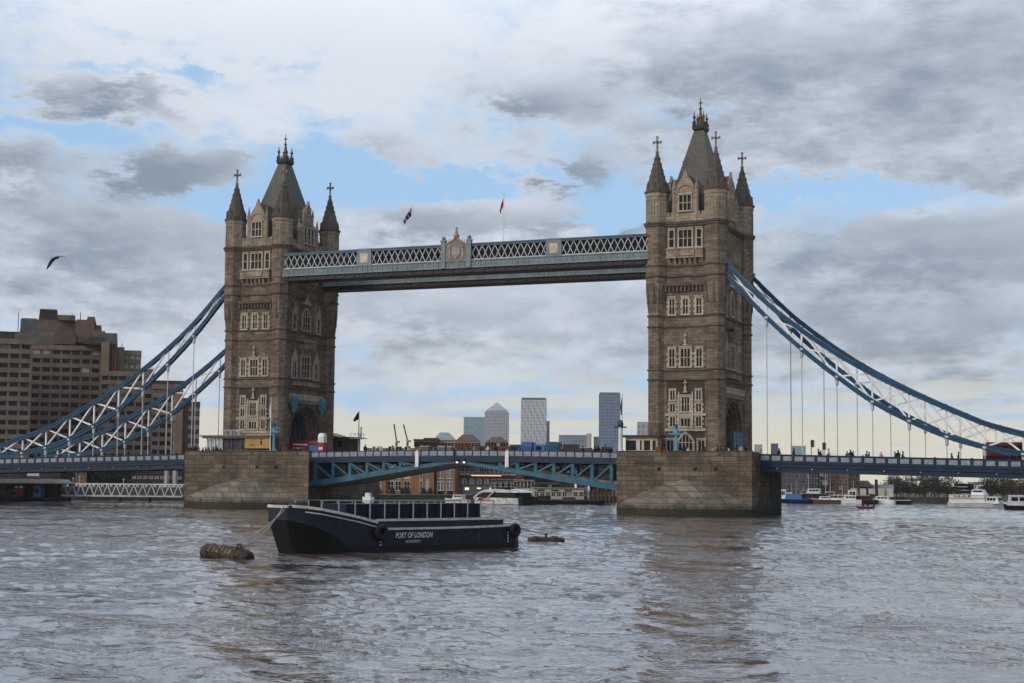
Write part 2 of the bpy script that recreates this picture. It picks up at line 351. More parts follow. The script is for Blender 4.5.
# ------------------------------------------------------------------ ground: banks reaching to the horizon
M['bank'] = plain('muddy_bank', (.085, .07, .055), .9, .4, .15)
M['quay'] = stone('dark_quay_wall', (.045, .038, .032), (.062, .052, .042), (.024, .02, .017), 1.4, .5, .03, .6)
bank_line = [(-900, -420), (-300, -210), (-146, -60), (-138, 20), (-110, 42), (-78, 66), (-45, 92), (-12, 124), (14, 172), (45, 196), (100, 205), (220, 230), (700, 300), (5000, 500)]
gp = MB(); gp.prism([(x, y) for x, y in bank_line]+[(5000, 4200), (-5000, 4200), (-5000, -420)], 'z', -2.0, 1.2); struct('ground', gp, M['bank'])
qm = MB()
for (xa, ya), (xb, yb) in zip(bank_line[2:-2], bank_line[3:-1]):
    d = Vector((xb-xa, yb-ya, 0)); nrm = Vector((d.y, -d.x, 0)).normalized()
    a, b_ = Vector((xa, ya, 0)), Vector((xb, yb, 0))
    qm.rings([[a+nrm*.02+Vector((0,0,-1.5)), a+nrm*.8+Vector((0,0,-1.5)), a+nrm*.5+Vector((0,0,1.75)), a+nrm*.02+Vector((0,0,1.75))],
              [b_+nrm*.02+Vector((0,0,-1.5)), b_+nrm*.8+Vector((0,0,-1.5)), b_+nrm*.5+Vector((0,0,1.75)), b_+nrm*.02+Vector((0,0,1.75))]])
q = qm.build('quay_wall', M['quay']); tag(q, 'dark stone quay wall along the far river bank', 'wall')
pv = MB(); pv.box(60, -330, -2, 400, -262, 3.4); struct('riverside_path', pv, M['road'])

# ------------------------------------------------------------------ stone piers
TX = 41.15
def pier(x0, x1, label):
    t = thing('stone_pier', label, 'bridge pier', ((x0+x1)/2, 0, 0), 0, 'stone piers carrying the bridge towers')
    h = (x1-x0)/2; yf, yb = -15.0, 5.4
    b = MB(); 
    if x0 < 0: out = lambda e: [(-h-e, yf-e), (h+e, yf-e), (h-3.5, -9.9), (h-3.5, yb), (h*.52, 24), (-h*.52, 24), (-h-e, yb)]
    else: out = lambda e: [(-h-e, yf-e), (h+e, yf-e), (h+e, yb), (h*.52, 24), (-h*.52, 24), (-h-e, yb)]
    b.prism(out(0), 'z', -2, 8.25); b.prism(out(.12), 'z', 8.25, 8.6); b.prism(out(-.02), 'z', 8.6, 9.05)
    b.build('pier_wall', M['pier'], t)
    for y0_, y1_ in ((yf, yf+.55), ):
        p = MB(); p.box(-h, y0_, 9.05, h, y1_, 10.1); p.box(-h-.08, y0_-.08, 10.1, h+.08, y1_+.06, 10.22)
    p.box(-h, yf+.55, 9.05, -h+.55, -10.1, 10.1); p.box(h-.55, yf+.55, 9.05, h, -14.0 if x0 < 0 else -10.1, 10.1)
    p.build('parapet', M['pier'], t)
    # pointed cutwater whose domed cap rises against the face
    s = MB(); secs = []; n = 26; top = 5.7
    for k in range(15):
        z = -1.5 + (top+1.5)*k/14; q = max(0, z/top)
        spread = 1.0 if q < .25 else max(.012, 1-min(1, (q-.25)/.75)**1.25)**.92
        prof = []
        for j in range(n+1):
            u = -1+2*j/n
            prof.append((u*h*spread, yf - 7.0*spread**1.2*(1-abs(u)**1.8) + .02, z))
        prof += [(h*spread, yf+.4, z), (-h*spread, yf+.4, z)]
        secs.append(prof)
    s.rings(secs); s.build('cutwater', M['starling'], t, smooth=False)
    for fx in (-.36, .18, .48):
        d = MB(); d.box(h*fx-.28, yf-.03, 7.05, h*fx+.28, yf+.1, 7.6); d.build('drain_hole', M['dark'], t)
    return t
pier(31.2, 53.5, 'brown granite bridge pier with domed cutwater under the nearer tower, right of the barge')
pier(-51.6, -25.8, 'brown granite bridge pier with domed cutwater under the farther tower, behind the barge bow')

# ------------------------------------------------------------------ towers
WV, SV, HB = 9.35, 5.35, (6.7, 3.7)          # wall planes of river faces and road faces
def face_T(k):
    """local (u along face, v outwards, z): W = towards the camera (-Y), S = +X road face"""
    return {'W': Matrix(((1,0,0,0),(0,-1,0,0),(0,0,1,0),(0,0,0,1))), 'S': Matrix(((0,1,0,0),(1,0,0,0),(0,0,1,0),(0,0,0,1))),
            'E': Matrix(((-1,0,0,0),(0,1,0,0),(0,0,1,0),(0,0,0,1))), 'N': Matrix(((0,-1,0,0),(-1,0,0,0),(0,0,1,0),(0,0,0,1)))}[k]
def arch_pts(u, z0, w, zs, rise, n=10, pointed=False):
    """outline of an opening from lower left over the head to lower right"""
    pts = [(u-w/2, z0), (u-w/2, zs)]
    for i in range(1, n):
        a = math.pi*(1-i/n); x = math.cos(a); y = math.sin(a)
        if pointed: y = (1-abs(x)**1.5)*1.0
        pts.append((u+w/2*x, zs+rise*y))
    return pts+[(u+w/2, zs), (u+w/2, z0)]
def window(t, fk, v, u, z0, z1, w, nl=2, nr=2, fr=.30, quoin=True, arched=False, mat='trim', name='window', sill=True):
    T = face_T(fk); b = MB(T); d = .20
    if arched:
        zs = z1-w*.5
        inn = arch_pts(u, z0, w, zs, w*.5, 8, True); outp = arch_pts(u, z0, w+2*fr, zs, w*.5+fr*1.2, 8, True)
        for k in range(len(inn)-1): b.prism([inn[k], outp[k], outp[k+1], inn[k+1]], 'y', v-.05, v+d) if False else b.rings([[(p[0], v-.05, p[1]) for p in (inn[k], outp[k], outp[k+1], inn[k+1])], [(p[0], v+d, p[1]) for p in (inn[k], outp[k], outp[k+1], inn[k+1])]])
    else:
        b.box(u-w/2-fr, v-.05, z0-fr*.2, u-w/2, v+d, z1+fr); b.box(u+w/2, v-.05, z0-fr*.2, u+w/2+fr, v+d, z1+fr); b.box(u-w/2, v-.05, z1, u+w/2, v+d-.01, z1+fr)
        b.box(u-w/2-fr-.06, v-.05, z1+fr, u+w/2+fr+.06, v+d+.09, z1+fr+.16)
    if sill: b.box(u-w/2-fr-.1, v-.05, z0-fr*.2-.25, u+w/2+fr+.1, v+d+.1, z0-fr*.2)
    if quoin:
        z = z0+.1
        while z < z1-.2:
            b.box(u-w/2-fr-.2, v-.05, z, u-w/2-fr, v+d-.05, z+.42); b.box(u+w/2+fr, v-.05, z, u+w/2+fr+.2, v+d-.05, z+.42); z += .85
    for i in range(1, nl):
        x = u-w/2+w*i/nl; b.box(x-.07, v-.02, z0, x+.07, v+d-.06, z1-(w*.12 if arched else 0))
    for i in range(1, nr):
        z = z0+(z1-z0)*i/nr; b.box(u-w/2, v-.02, z-.06, u+w/2, v+d-.08, z+.06)
    o = b.build(name, M[mat], t)
    p = MB(T)
    if arched: p.rings([[(q[0], v+.005, q[1]) for q in inn], [(q[0], v+.035, q[1]) for q in inn]])
    else: p.box(u-w/2-.02, v+.005, z0-.05, u+w/2+.02, v+.035, z1+.02)
    p.build('pane', M['pane'], o)
    return o

def make_tower(label):
    t = thing('bridge_tower', label, 'bridge tower', (TX, 0, 0), 0, 'gothic stone towers of the bridge')
    # ---- shaft with the road arch through it
    def layer(x0, x1, r, zs, top, mb):
        outl = [(-WV, 8.4), (-r, 8.4)]+[(-r*math.cos(math.pi*i/16), zs+r*1.02*math.sin(math.pi*i/16)) for i in range(17)]+[(r, 8.4), (WV, 8.4), (WV, top), (-WV, top)]
        mb.prism(outl, 'x', x0, x1)
    b = MB()
    tl = MB(); layer(-3.2, 3.2, 3.9, 13.3, 21.95, tl); tl.build('tunnel_lining', M['vaultshade'], t)
    for sx in (-1, 1):
        for x0, x1, r in ((3.2, 3.9, 4.25), (3.9, 4.6, 4.65), (4.6, 5.1, 5.05), (5.1, SV, 5.4)):
            layer(sx*x0, sx*x1, r, 13.3, 21.95, b)
    b.box(-SV, -WV, 21.95, SV, WV, 48.2)
    b.build('tower_wall', M['stone'], t)
    db = MB(); db.box(-SV-.02, -7, 8.35, SV+.02, 7, 8.95); db.build('road_slab', M['road'], t)
    # dim gate ribs inside the arch
    for x in (2.9, -2.9):
        rb = MB()
        for yy in (-2.6, -.9, .9, 2.6): rb.box(x-.12, yy-.13, 9, x+.12, yy+.13, 15.8+.8*(1-abs(yy)/2.6))
        rb.path([(x, -3.8*math.cos(math.pi*i/12), 13.2+3.8*math.sin(math.pi*i/12)) for i in range(13)], .3, .3)
        rb.build('portal_rib', M['chain'], t)
    for sx in (-1, 1):                                              # pale arch mould
        am = MB(); n = 20
        for i in range(n):
            a0, a1 = math.pi*i/n, math.pi*(i+1)/n
            q_ = [(-(r)*math.cos(a), 13.3+r*1.02*math.sin(a)) for r, a in ((5.42, a0), (5.85, a0), (5.85, a1), (5.42, a1))]
            am.prism(q_, 'x', sx*SV, sx*(SV+.22))
        am.build('arch_moulding', M['string'], t)
    # ---- octagonal corner turrets
    for sx in (-1, 1):
        for sy in (-1, 1):
            cx, cy = sx*5.03, sy*8.76
            tb = MB()
            tb.cone(cx, cy, [(8.4, 1.68), (10.6, 1.68), (10.9, 1.5), (33.0, 1.5), (36.4, 1.86), (39.6, 1.9), (47.4, 1.9)])
            tu = tb.build('turret', M['stone'], t)
            ub = MB(); ub.cone(cx, cy, [(47.9, 1.88), (52.4, 1.85), (52.5, 1.98), (53.1, 2.02)])
            for k in range(8):
                a = 2*math.pi*k/8; ca, sa = math.cos(a), math.sin(a); r = 1.85*math.cos(math.pi/8)
                T2 = Matrix.Translation((cx, cy, 0)) @ Matrix.Rotation(a, 4, 'Z')
                ub.T = T2
                for yy in (-.52, 0, .52): ub.box(r-.03, yy-.06, 48.6, r+.1, yy+.06, 51.9)
                ub.box(r-.03, -.6, 51.9, r+.1, .6, 52.2); ub.box(r-.03, -.6, 48.4, r+.1, .6, 48.6)
            ub.T = None
            ub.build('lantern_stage', M['stone_up'], tu)
            lb = MB()                                                   # spear-shaped lancets under the corbel
            for k in range(8):
                a = 2*math.pi*(k+.5)/8 - math.pi/8
                lb.T = Matrix.Translation((cx, cy, 0)) @ Matrix.Rotation(a, 4, 'Z')
                r = 1.74*math.cos(math.pi/8)
                lb.rings([[(r-.08, -.22, 34.6), (r+.14, -.22, 34.6), (r+.14, .22, 34.6), (r-.08, .22, 34.6)], [(r-.05, -.02, 37.9), (r+.22, -.02, 37.9), (r+.22, .02, 37.9), (r-.05, .02, 37.9)]])
            lb.build('lancet', M['spire'], tu)
            sb = MB(); sb.cone(cx, cy, [(53.1, 2.15), (53.45, 2.2), (53.5, 1.95), (56.6, 1.12), (60.0, .22)])
            for k in range(8):
                sb.T = Matrix.Translation((cx, cy, 0)) @ Matrix.Rotation(2*math.pi*k/8, 4, 'Z')
                sb.prism([(-.42, 53.5), (.42, 53.5), (0, 54.9)], 'x', 1.3, 1.86)
                sb.T = Matrix.Translation((cx, cy, 0)) @ Matrix.Rotation(2*math.pi*(k+.5)/8, 4, 'Z')
                for zz, rr in ((55, 1.5), (56, 1.24), (57, .98), (58, .73), (59, .47)): sb.box(rr-.08, -.07, zz, rr+.1, .07, zz+.2)
            sb.T = None; sb.build('spire', M['spire'], tu)
            cb = MB(); cb.cone(cx, cy, [(60, .26), (60.3, .34), (60.45, .16), (61.9, .15)], 6)
            T2 = Matrix.Translation((cx, cy, 0)); cb.T = T2
            cb.box(-.13, -.13, 61.2, .13, .13, 62.95); cb.box(-.58, -.09, 61.78, .58, .09, 62.0); cb.box(-.11, -.62, 61.76, .11, .62, 62.02)
            for e in (-.62, .62): cb.box(e-.12, -.14, 61.66, e+.12, .14, 62.12)
            cb.box(-.2, -.12, 62.7, .2, .12, 62.9)
            cb.build('finial_cross', M['crest'], tu)
    # ---- string courses and cornice going all round
    def ring(z0, z1, e, mb, rr=None):
        for s in (-1, 1):
            mb.box(-HB[1], s*WV, z0, HB[1], s*(WV+e), z1); mb.box(s*SV, -7.4, z0, s*(SV+e), 7.4, z1)
            for s2 in (-1, 1):
                r = (1.5 if z1 < 33.5 else 1.9)+e*.8; mb.cone(s*5.03, s2*8.76, [(z0, r-.08), (z0+.1, r), (z1-.08, r), (z1, r-.06)])
    for z in (22.04, 23.6, 30.75, 32.55, 39.1, 40.85):
        sc = MB(); ring(z-.16, z+.16, .25, sc); sc.build('string_course', M['string'], t)
    co = MB(); ring(47.4, 47.75, .3, co); ring(47.76, 48.15, .5, co); co.build('cornice', M['string'], t)
    # ---- upper parapet, crenellated
    pb = MB()
    for s in (-1, 1):
        pb.box(-3.4, s*(WV-.3), 48.1, 3.4, s*(WV+.12), 49.15); pb.box(s*(SV-.3), -7.1, 48.1, s*(SV+.12), 7.1, 49.15)
        for u in (-3.0, -2.2, 2.2, 3.0): pb.box(u-.28, s*(WV-.28), 49.15, u+.28, s*(WV+.1), 49.75)
        for u in (-6.6, -5.7, -4.8, 4.8, 5.7, 6.6): pb.box(s*(SV-.28), u-.3, 49.15, s*(SV+.1), u+.3, 49.75)
    pb.build('parapet', M['stone_up'], t)
    # ---- upper wall skin in lighter stone between string and cornice
    # ---- main roof and its crown
    rb = MB(); rb.pyr(0, 0, [(48.2, 4.3, 7.4), (49.4, 4.25, 7.3), (57.2, 2.6, 4.2), (65.2, .85, 1.1)]); rb.build('roof', M['slate'], t)
    for fk in 'WS': pass
    cr = MB(); cr.pyr(0, 0, [(65.1, .88, 1.12), (65.4, 1.1, 1.35), (65.9, 1.15, 1.4), (66.0, .95, 1.2)])
    for i in range(5):
        u = -1.0+.5*i
        for s in (-1, 1): cr.box(u-.08, s*1.28-.06, 65.9, u+.08, s*1.28+.06, 66.7); cr.box(s*1.03-.06, u*1.2-.08, 65.9, s*1.03+.06, u*1.2+.08, 66.7)
    cr.build('roof_cresting', M['ironblack'], t)
    fo = MB(); fo.cone(0, 0, [(66, .55), (67.4, .42), (67.5, .6), (67.8, .3), (69.0, .16), (69.1, .36), (69.4, .12), (71.1, .05)], 8)
    fo.box(-.34, -.05, 70.1, .34, .05, 70.28); fo.box(-.05, -.34, 70.1, .05, .34, 70.28)
    fc = fo.build('crown_finial', M['gold'], t)
    for sx in (-1, 1):
        for sy in (-1, 1):
            g = MB(); g.cone(sx*.82, sy*1.0, [(66, .2), (67.3, .16), (67.5, .3), (67.9, .12), (68.6, .04)], 6); g.build('corner_finial', M['gold'], fc)
    # ---- gabled dormers
    for fk, v, hw, sh, ap, gd in (('W', WV, 1.85, 53.4, 57.0, 4.6), ('E', WV, 1.85, 53.4, 57.0, 4.6), ('S', SV, 3.3, 52.0, 57.8, 2.4), ('N', SV, 3.3, 52.0, 57.8, 2.4)):
        T = face_T(fk); g = MB(T)
        if fk in 'WE': outl = [(-hw, 48.2), (hw, 48.2), (hw, sh), (hw-.35, sh+.1), (hw-.45, sh+.9), (.55, 55.6), (.35, 56.0), (0, ap), (-.35, 56.0), (-.55, 55.6), (-hw+.45, sh+.9), (-hw+.35, sh+.1), (-hw, sh)]
        else: outl = [(-hw, 48.2), (hw, 48.2), (hw, 51.2), (2.6, 51.3), (2.55, 53.1), (1.75, 53.3), (1.7, 54.9), (.95, 55.2), (.9, 56.5), (.4, 56.7), (0, ap), (-.4, 56.7), (-.9, 56.5), (-.95, 55.2), (-1.7, 54.9), (-1.75, 53.3), (-2.55, 53.1), (-2.6, 51.3), (-hw, 51.2)]
        g.rings([[(p[0], v-.35, p[1]) for p in outl], [(p[0], v+.1, p[1]) for p in outl]])
        for s in (-1, 1):
            g.T = T @ Matrix.Translation((s*(hw+.08), v-.05, 0)); g.cone(0, 0, [(48.2, .34), (sh+.2, .32), (sh+.3, .42), (sh+.6, .30), (sh+2.1, .05)], 6)
            if fk in 'SN':
                g.T = T @ Matrix.Translation((s*1.7, v-.05, 0)); g.cone(0, 0, [(49, .2), (55.0, .2), (55.1, .3), (56.4, .04)], 6)
        g.T = T
        if fk in 'WE':
            for k in range(12):
                a0, a1 = math.pi*k/12, math.pi*(k+1)/12
                q_ = [(-r*math.cos(a), 52.75+r*1.1*math.sin(a)) for r, a in ((1.3, a0), (1.5, a0), (1.5, a1), (1.3, a1))]
                g.rings([[(p[0], v+.1, p[1]) for p in q_], [(p[0], v+.24, p[1]) for p in q_]])
        else:
            for uu in (-2.1, -.7, .7, 2.1): g.box(uu-.1, v+.1, 48.4, uu+.1, v+.25, 53.0-abs(uu)*.8)
            for zz in (50.0, 53.0): g.box(-1.6, v+.1, zz, 1.6, v+.2, zz+.18)
        go = g.build('gable', M['stone_up'], t)
        r_ = MB(T); a = hw-.15
        r_.rings([[(-a, v-.35, 48.2), (a, v-.35, 48.2), (a, v-.35, sh-.2), (0, v-.35, ap-.7), (-a, v-.35, sh-.2)], [(-a, v-gd, 48.2), (a, v-gd, 48.2), (a, v-gd, sh-.2), (0, v-gd-1.2, ap-.7), (-a, v-gd, sh-.2)]])
        r_.build('gable_roof', M['slate'], go)
        if fk == 'W': window(go, fk, v+.1, 0, 50.0, 52.5, 2.0, 3, 2, .18, False, False, 'trim', 'window')
        if fk == 'S':
            for u in (-1.35, 0, 1.35): window(go, fk, v+.1, u, 49.6, 52.4, .8, 1, 2, .15, False)
    # ---- river face, W
    v = WV
    for u, wd, nl in ((-2.35, .72, 1), (0, 2.15, 3), (2.35, .72, 1)): window(t, 'W', v, u, 43.95, 46.7, wd, nl, 2, .26, False)
    for fk, hwid, vv in (('W', 3.1, WV), ('S', 2.6, SV)):
        T = face_T(fk); bb = MB(T)
        bb.box(-hwid, vv-.05, 42.1, hwid, vv+.75, 43.55); bb.box(-hwid-.1, vv-.05, 43.4, hwid+.1, vv+.9, 43.6); bb.box(-hwid-.1, vv-.05, 42.0, hwid+.1, vv+.85, 42.2)
        for i in range(9):
            u = -hwid+.35+(2*hwid-.7)*i/8; bb.box(u-.1, vv+.7, 42.2, u+.1, vv+.82, 43.4)
        bb.box(-1.7, vv+.7, 42.35, 1.7, vv+.95, 43.3)
        for u in (-1.7, -.85, 0, .85, 1.7): bb.rings([[(u-.2, vv-.05, 40.9), (u+.2, vv-.05, 40.9), (u+.2, vv+.1, 40.9), (u-.2, vv+.1, 40.9)], [(u-.2, vv-.05, 42), (u+.2, vv-.05, 42), (u+.2, vv+.7, 42), (u-.2, vv+.7, 42)]])
        for u in (-hwid+.3, hwid-.3): bb.rings([[(u-.3, vv-.05, 41.2), (u+.3, vv-.05, 41.2), (u+.3, vv+.05, 41.2), (u-.3, vv+.05, 41.2)], [(u-.3, vv-.05, 42), (u+.3, vv-.05, 42), (u+.3, vv+.6, 42), (u-.3, vv+.6, 42)]])
        bb.build('balcony', M['stone_up'], t)
    mc = MB(face_T('W')); mc.box(-3.55, v-.05, 37.45, 3.55, v+.55, 38.0)
    for i in range(11):
        u = -3.3+.66*i; mc.box(u-.16, v-.05, 36.5, u+.16, v+.42, 37.45)
    mc.build('corbel_table', M['string'], t)
    for u in (-2.3, 0, 2.3): window(t, 'W', v, u, 32.85, 35.3, .82, 2, 2, .30)
    for u, wd, nl, z1 in ((-2.3, .85, 2, 26.95), (0, 1.55, 3, 27.0), (2.3, .85, 2, 26.95)): window(t, 'W', v, u, 24.2, z1, wd, nl, 2, .30)
    for z in (27.55, 19.85):
        sb = MB(face_T('W')); sb.box(-.35, v-.05, z, .35, v+.4, z+.22)
        sb.T = face_T('W') @ Matrix.Translation((0, v+.22, 0)); sb.cone(0, 0, [(z+.2, .2), (z+.75, .26), (z+1.0, .12), (z+1.2, .16), (z+1.35, .05)], 6)
        sb.box(-.32, -.2, z+1.5, .32, .14, z+1.65); sb.cone(0, 0, [(z+1.65, .25), (z+2.1, .02)], 6)
        sb.build('niche_statue', M['trim'], t)
    for u in (-2.2, 2.2):
        window(t, 'W', v, u, 18.75, 20.15, .75, 2, 1, .26, False); window(t, 'W', v, u, 16.75, 17.95, .8, 2, 1, .24, True); window(t, 'W', v, u, 14.4, 15.9, .8, 2, 1, .24, True)
    window(t, 'W', v, 0, 16.85, 19.1, 1.25, 3, 2, .28, True); window(t, 'W', v, 0, 14.4, 15.6, 1.5, 3, 1, .24, True)
    bd = MB(face_T('W')); bd.box(-3.45, v-.05, 16.05, 3.45, v+.24, 16.42); bd.box(-3.45, v-.05, 13.55, 3.45, v+.28, 14.0)
    for u in (-1.15, 1.15): bd.box(u-.16, v-.05, 14, u+.16, v+.34, 19.3); bd.rings([[(u-.16, v, 19.3), (u+.16, v, 19.3), (u+.16, v+.3, 19.3), (u-.16, v+.3, 19.3)], [(u-.02, v, 20.1), (u+.02, v, 20.1), (u+.02, v+.1, 20.1), (u-.02, v+.1, 20.1)]])
    bd.build('carved_band', M['trim'], t)
    dw = window(t, 'W', v, 0, 9.0, 13.05, 2.3, 4, 3, .38, False, True, 'trim', 'arched_doorway', False)
    for u in (-2.6, 2.65): window(t, 'W', v, u, 10.3, 12.0, 1.0, 2, 1, .28, False)
    # ---- road face, S
    v = SV
    window(t, 'S', v, -.2, 33.2, 37.0, 2.6, 3, 3, .38, False, True)
    for u in (-4.6, 4.5): window(t, 'S', v, u, 33.0, 35.6, .85, 1, 2, .32, True)
    for u in (-3.6, 3.4):
        pn = MB(face_T('S') @ Matrix.Translation((u, v, 0))); pn.cone(0, 0, [(32.9, .26), (37.3, .24), (37.4, .36), (38.6, .04)], 6); pn.build('pinnacle', M['stone_up'], t)
    window(t, 'S', v, -.2, 24.3, 28.0, 2.9, 3, 3, .36, False)
    for u in (-4.2, 3.8): window(t, 'S', v, u, 24.2, 26.9, 1.3, 2, 2, .34, True)
    ca = MB(face_T('S'))
    ca.rings([[(-1.6, v-.05, 28.3), (1.3, v-.05, 28.3), (1.3, v+.2, 28.3), (-1.6, v+.2, 28.3)], [(-2.3, v-.05, 29.6), (2.0, v-.05, 29.6), (2.0, v+1.1, 29.6), (-2.3, v+1.1, 29.6)], [(-2.3, v-.05, 30.3), (2.0, v-.05, 30.3), (2.0, v+1.1, 30.3), (-2.3, v+1.1, 30.3)]])
    for i in range(6): ca.box(-2.2+.78*i-.1, v+1.0, 29.7, -2.2+.78*i+.1, v+1.22, 30.9)
    ca.box(-2.3, v-.05, 30.9, 2.0, v+1.15, 31.2)
    ca.box(-4.9, v-.05, 22.5, 4.6, v+.45, 23.3)
    for i in range(12): ca.box(-4.8+.84*i-.12, v+.3, 22.6, -4.8+.84*i+.12, v+.6, 23.3)
    ca.build('carved_canopy', M['stone_up'], t)
    bl = MB(face_T('S')); bl.box(-6.1, v-.05, 19.9, 6.1, v+.6, 20.35)
    for i in range(19):
        u = -5.9+.655*i; bl.box(u-.13, v-.05, 19.3, u+.13, v+.45, 19.9); bl.box(u-.2, v+.2, 20.35, u+.2, v+.6, 20.95)
    bl.build('arch_balcony', M['trim'], t)
    for u, zt, ww in ((-4.2, 27.35, 1.0), (3.8, 27.35, 1.0), (-4.6, 36.05, .8), (4.5, 36.05, .8), (-.2, 37.9, 1.6)):
        hd = MB(face_T('S')); hd.rings([[(u-ww, v-.05, zt), (u+ww, v-.05, zt), (u, v-.05, zt+1.5)], [(u-ww, v+.35, zt), (u+ww, v+.35, zt), (u, v+.35, zt+1.5)]]); hd.T = face_T('S') @ Matrix.Translation((u, v+.2, 0)); hd.cone(0, 0, [(zt+1.3, .14), (zt+1.7, .22), (zt+2.1, .04)], 6)
        hd.build('crocketed_hood', M['trim'], t)
    for u in (-7.1, 7.1): # walkway brackets
        wb = MB(face_T('S')); wb.rings([[(u-.8, v-.05, 38.4), (u+.8, v-.05, 38.4), (u+.8, v+.3, 38.4), (u-.8, v+.3, 38.4)], [(u-1, v-.05, 41.2), (u+1, v-.05, 41.2), (u+1, v+2.2, 41.2), (u-1, v+2.2, 41.2)]]); wb.build('carved_bracket', M['stone_up'], t)
    return t
tower = make_tower('grey brown gothic stone tower with slate roof and spired turrets, nearer one at right')
tw2 = copy_tree(tower); tw2.location.x = -TX+.25
tw2['label'] = 'grey brown gothic stone tower with slate roof, farther one above the yellow banner'

# ------------------------------------------------------------------ high level walkways
def walkway(y0, y1, label, near):
    t = thing('high_walkway', label, 'walkway', (0, (y0+y1)/2, 41.3), 0, 'high level walkways joining the towers')
    dy = (y1-y0)/2; L = 35.0
    P = lambda nm, mb, m, par=t: mb.build(nm, M[m], par)
    f = MB(); f.box(-L, -dy-.25, .9, L, -dy, 2.0); f.box(-L, -dy-.42, 1.95, L, -dy, 2.12); f.box(-L, -dy-.38, .75, L, -dy, .92)
    for i in range(70): 
        x = -L+.5+i*1.0; f.box(x-.09, -dy-.34, .92, x+.09, -dy-.25, 1.95)
    for i in range(69):
        x = -L+1.0+i*1.0; f.box(x-.26, -dy-.32, 1.25, x+.26, -dy-.24, 1.65)
    P('fascia', f, 'walk')
    u = MB(); u.box(-L, -dy+.02, 0, L, dy-.02, .74)
    for i in range(36): u.box(-L+1+i*1.95-.2, -dy-.1, .2, -L+1+i*1.95+.2, dy+.1, .72)
    P('underside_girder', u, 'ironblack')
    b2 = MB(); b2.box(-L, dy-.2, .75, L, dy+.2, 2.1); P('rear_fascia', b2, 'walk')
    fl = MB(); fl.box(-L, -dy+.02, 1.5, L, dy-.22, 1.9); P('walkway_floor', fl, 'road')
    r = MB(); r.box(-L, -dy-.2, 4.55, L, dy+.2, 4.95); r.box(-L, -dy-.3, 4.86, L, -dy-.1, 5.05); P('walkway_roof', r, 'walkroof')
    for s, nm in ((-1, 'lattice'), (1, 'rear_lattice')):
        la = MB(); n = 58; st = 2*L/n
        for i in range(n):
            x = -L+st*i
            la.bar((x, s*dy, 2.1), (x+st, s*dy, 4.6), .1, .19, (0, 1, 0)); la.bar((x, s*dy*.995, 4.6), (x+st, s*dy*.995, 2.1), .1, .19, (0, 1, 0))
        la.box(-L, s*dy-.08, 2.1, L, s*dy+.08, 2.3); P(nm, la, 'offwhite')
    g = MB(); g.box(-L, -dy*.75, 1.9, L, -dy*.73, 4.5); P('glazing', g, 'pane')
    for x in (-18.1, 18.2):
        p = MB(); p.box(x-1.4, -dy-.32, 2.0, x+1.4, -dy+.2, 4.95); p.box(x-1.5, -dy-.4, 4.85, x+1.5, -dy+.2, 5.1)
        po = P('walkway_panel', p, 'walk'); e = MB(); e.T = Matrix.Translation((x, -dy-.33, 3.4)); e.box(-.75, -.05, -.85, .75, 0, .85); P('panel_shield', e, 'soffit', po)
    if near:
        yy = -dy-.45
        for s in (-1, 1):
            c = MB(); c.box(s*2.45-.42, yy-.1, .8, s*2.45+.42, yy+.6, 5.7); c.box(s*2.45-.5, yy-.15, 5.5, s*2.45+.5, yy+.65, 5.75); c.T = Matrix.Translation((s*2.45, yy+.25, 5.75)); c.ball((0, 0, .35), .4); P('crest_pier', c, 'walk')
        cb = MB(); cb.prism([(-2.0, 1.9), (2.0, 1.9), (2.0, 4.8), (1.2, 5.3), (.6, 5.6), (0, 6.2), (-.6, 5.6), (-1.2, 5.3), (-2.0, 4.8)], 'y', yy, yy+.5); ce = P('crest_panel', cb, 'crest', t)
        cs = MB(); cs.T = Matrix.Translation((0, yy, 0))
        cs.prism([(-.8, 4.5), (.8, 4.5), (.8, 3.2), (0, 2.3), (-.8, 3.2)], 'y', -.14, 0)
        for s in (-1, 1): cs.box(s*1.25-.25, -.12, 2.5, s*1.25+.25, 0, 4.3); cs.T = Matrix.Translation((s*1.25, yy-.06, 4.5)); cs.ball((0, 0, 0), .27); cs.T = Matrix.Translation((0, yy, 0))
        P('coat_of_arms', cs, 'crestpale', ce)
        ct = MB(); ct.path([(-2.0, yy+.2, 5.0), (-1.1, yy+.2, 5.45), (-.5, yy+.2, 5.8), (0, yy+.2, 6.35), (.5, yy+.2, 5.8), (1.1, yy+.2, 5.45), (2.0, yy+.2, 5.0)], .6, .22)
        ct.T = Matrix.Translation((0, yy+.2, 0)); ct.cone(0, 0, [(6.2, .5), (6.6, .55), (6.9, .25), (7.2, .3), (7.5, .12), (8.1, .1)], 8); ct.box(-.3, -.06, 7.6, .3, .06, 7.78)
        for x in (-1.9, -1.5, -1.1, 1.1, 1.5, 1.9): ct.box(x-.05, -.05, 5.0, x+.05, .05, 5.95)
        P('crest_cap', ct, 'brownstone', ce)
    return t
walkway(-9.9, -5.6, 'pale blue lattice high walkway with central crest, the nearer one facing the camera', True)
walkway(5.4, 9.6, 'pale blue high walkway behind and below the crested nearer one', False)

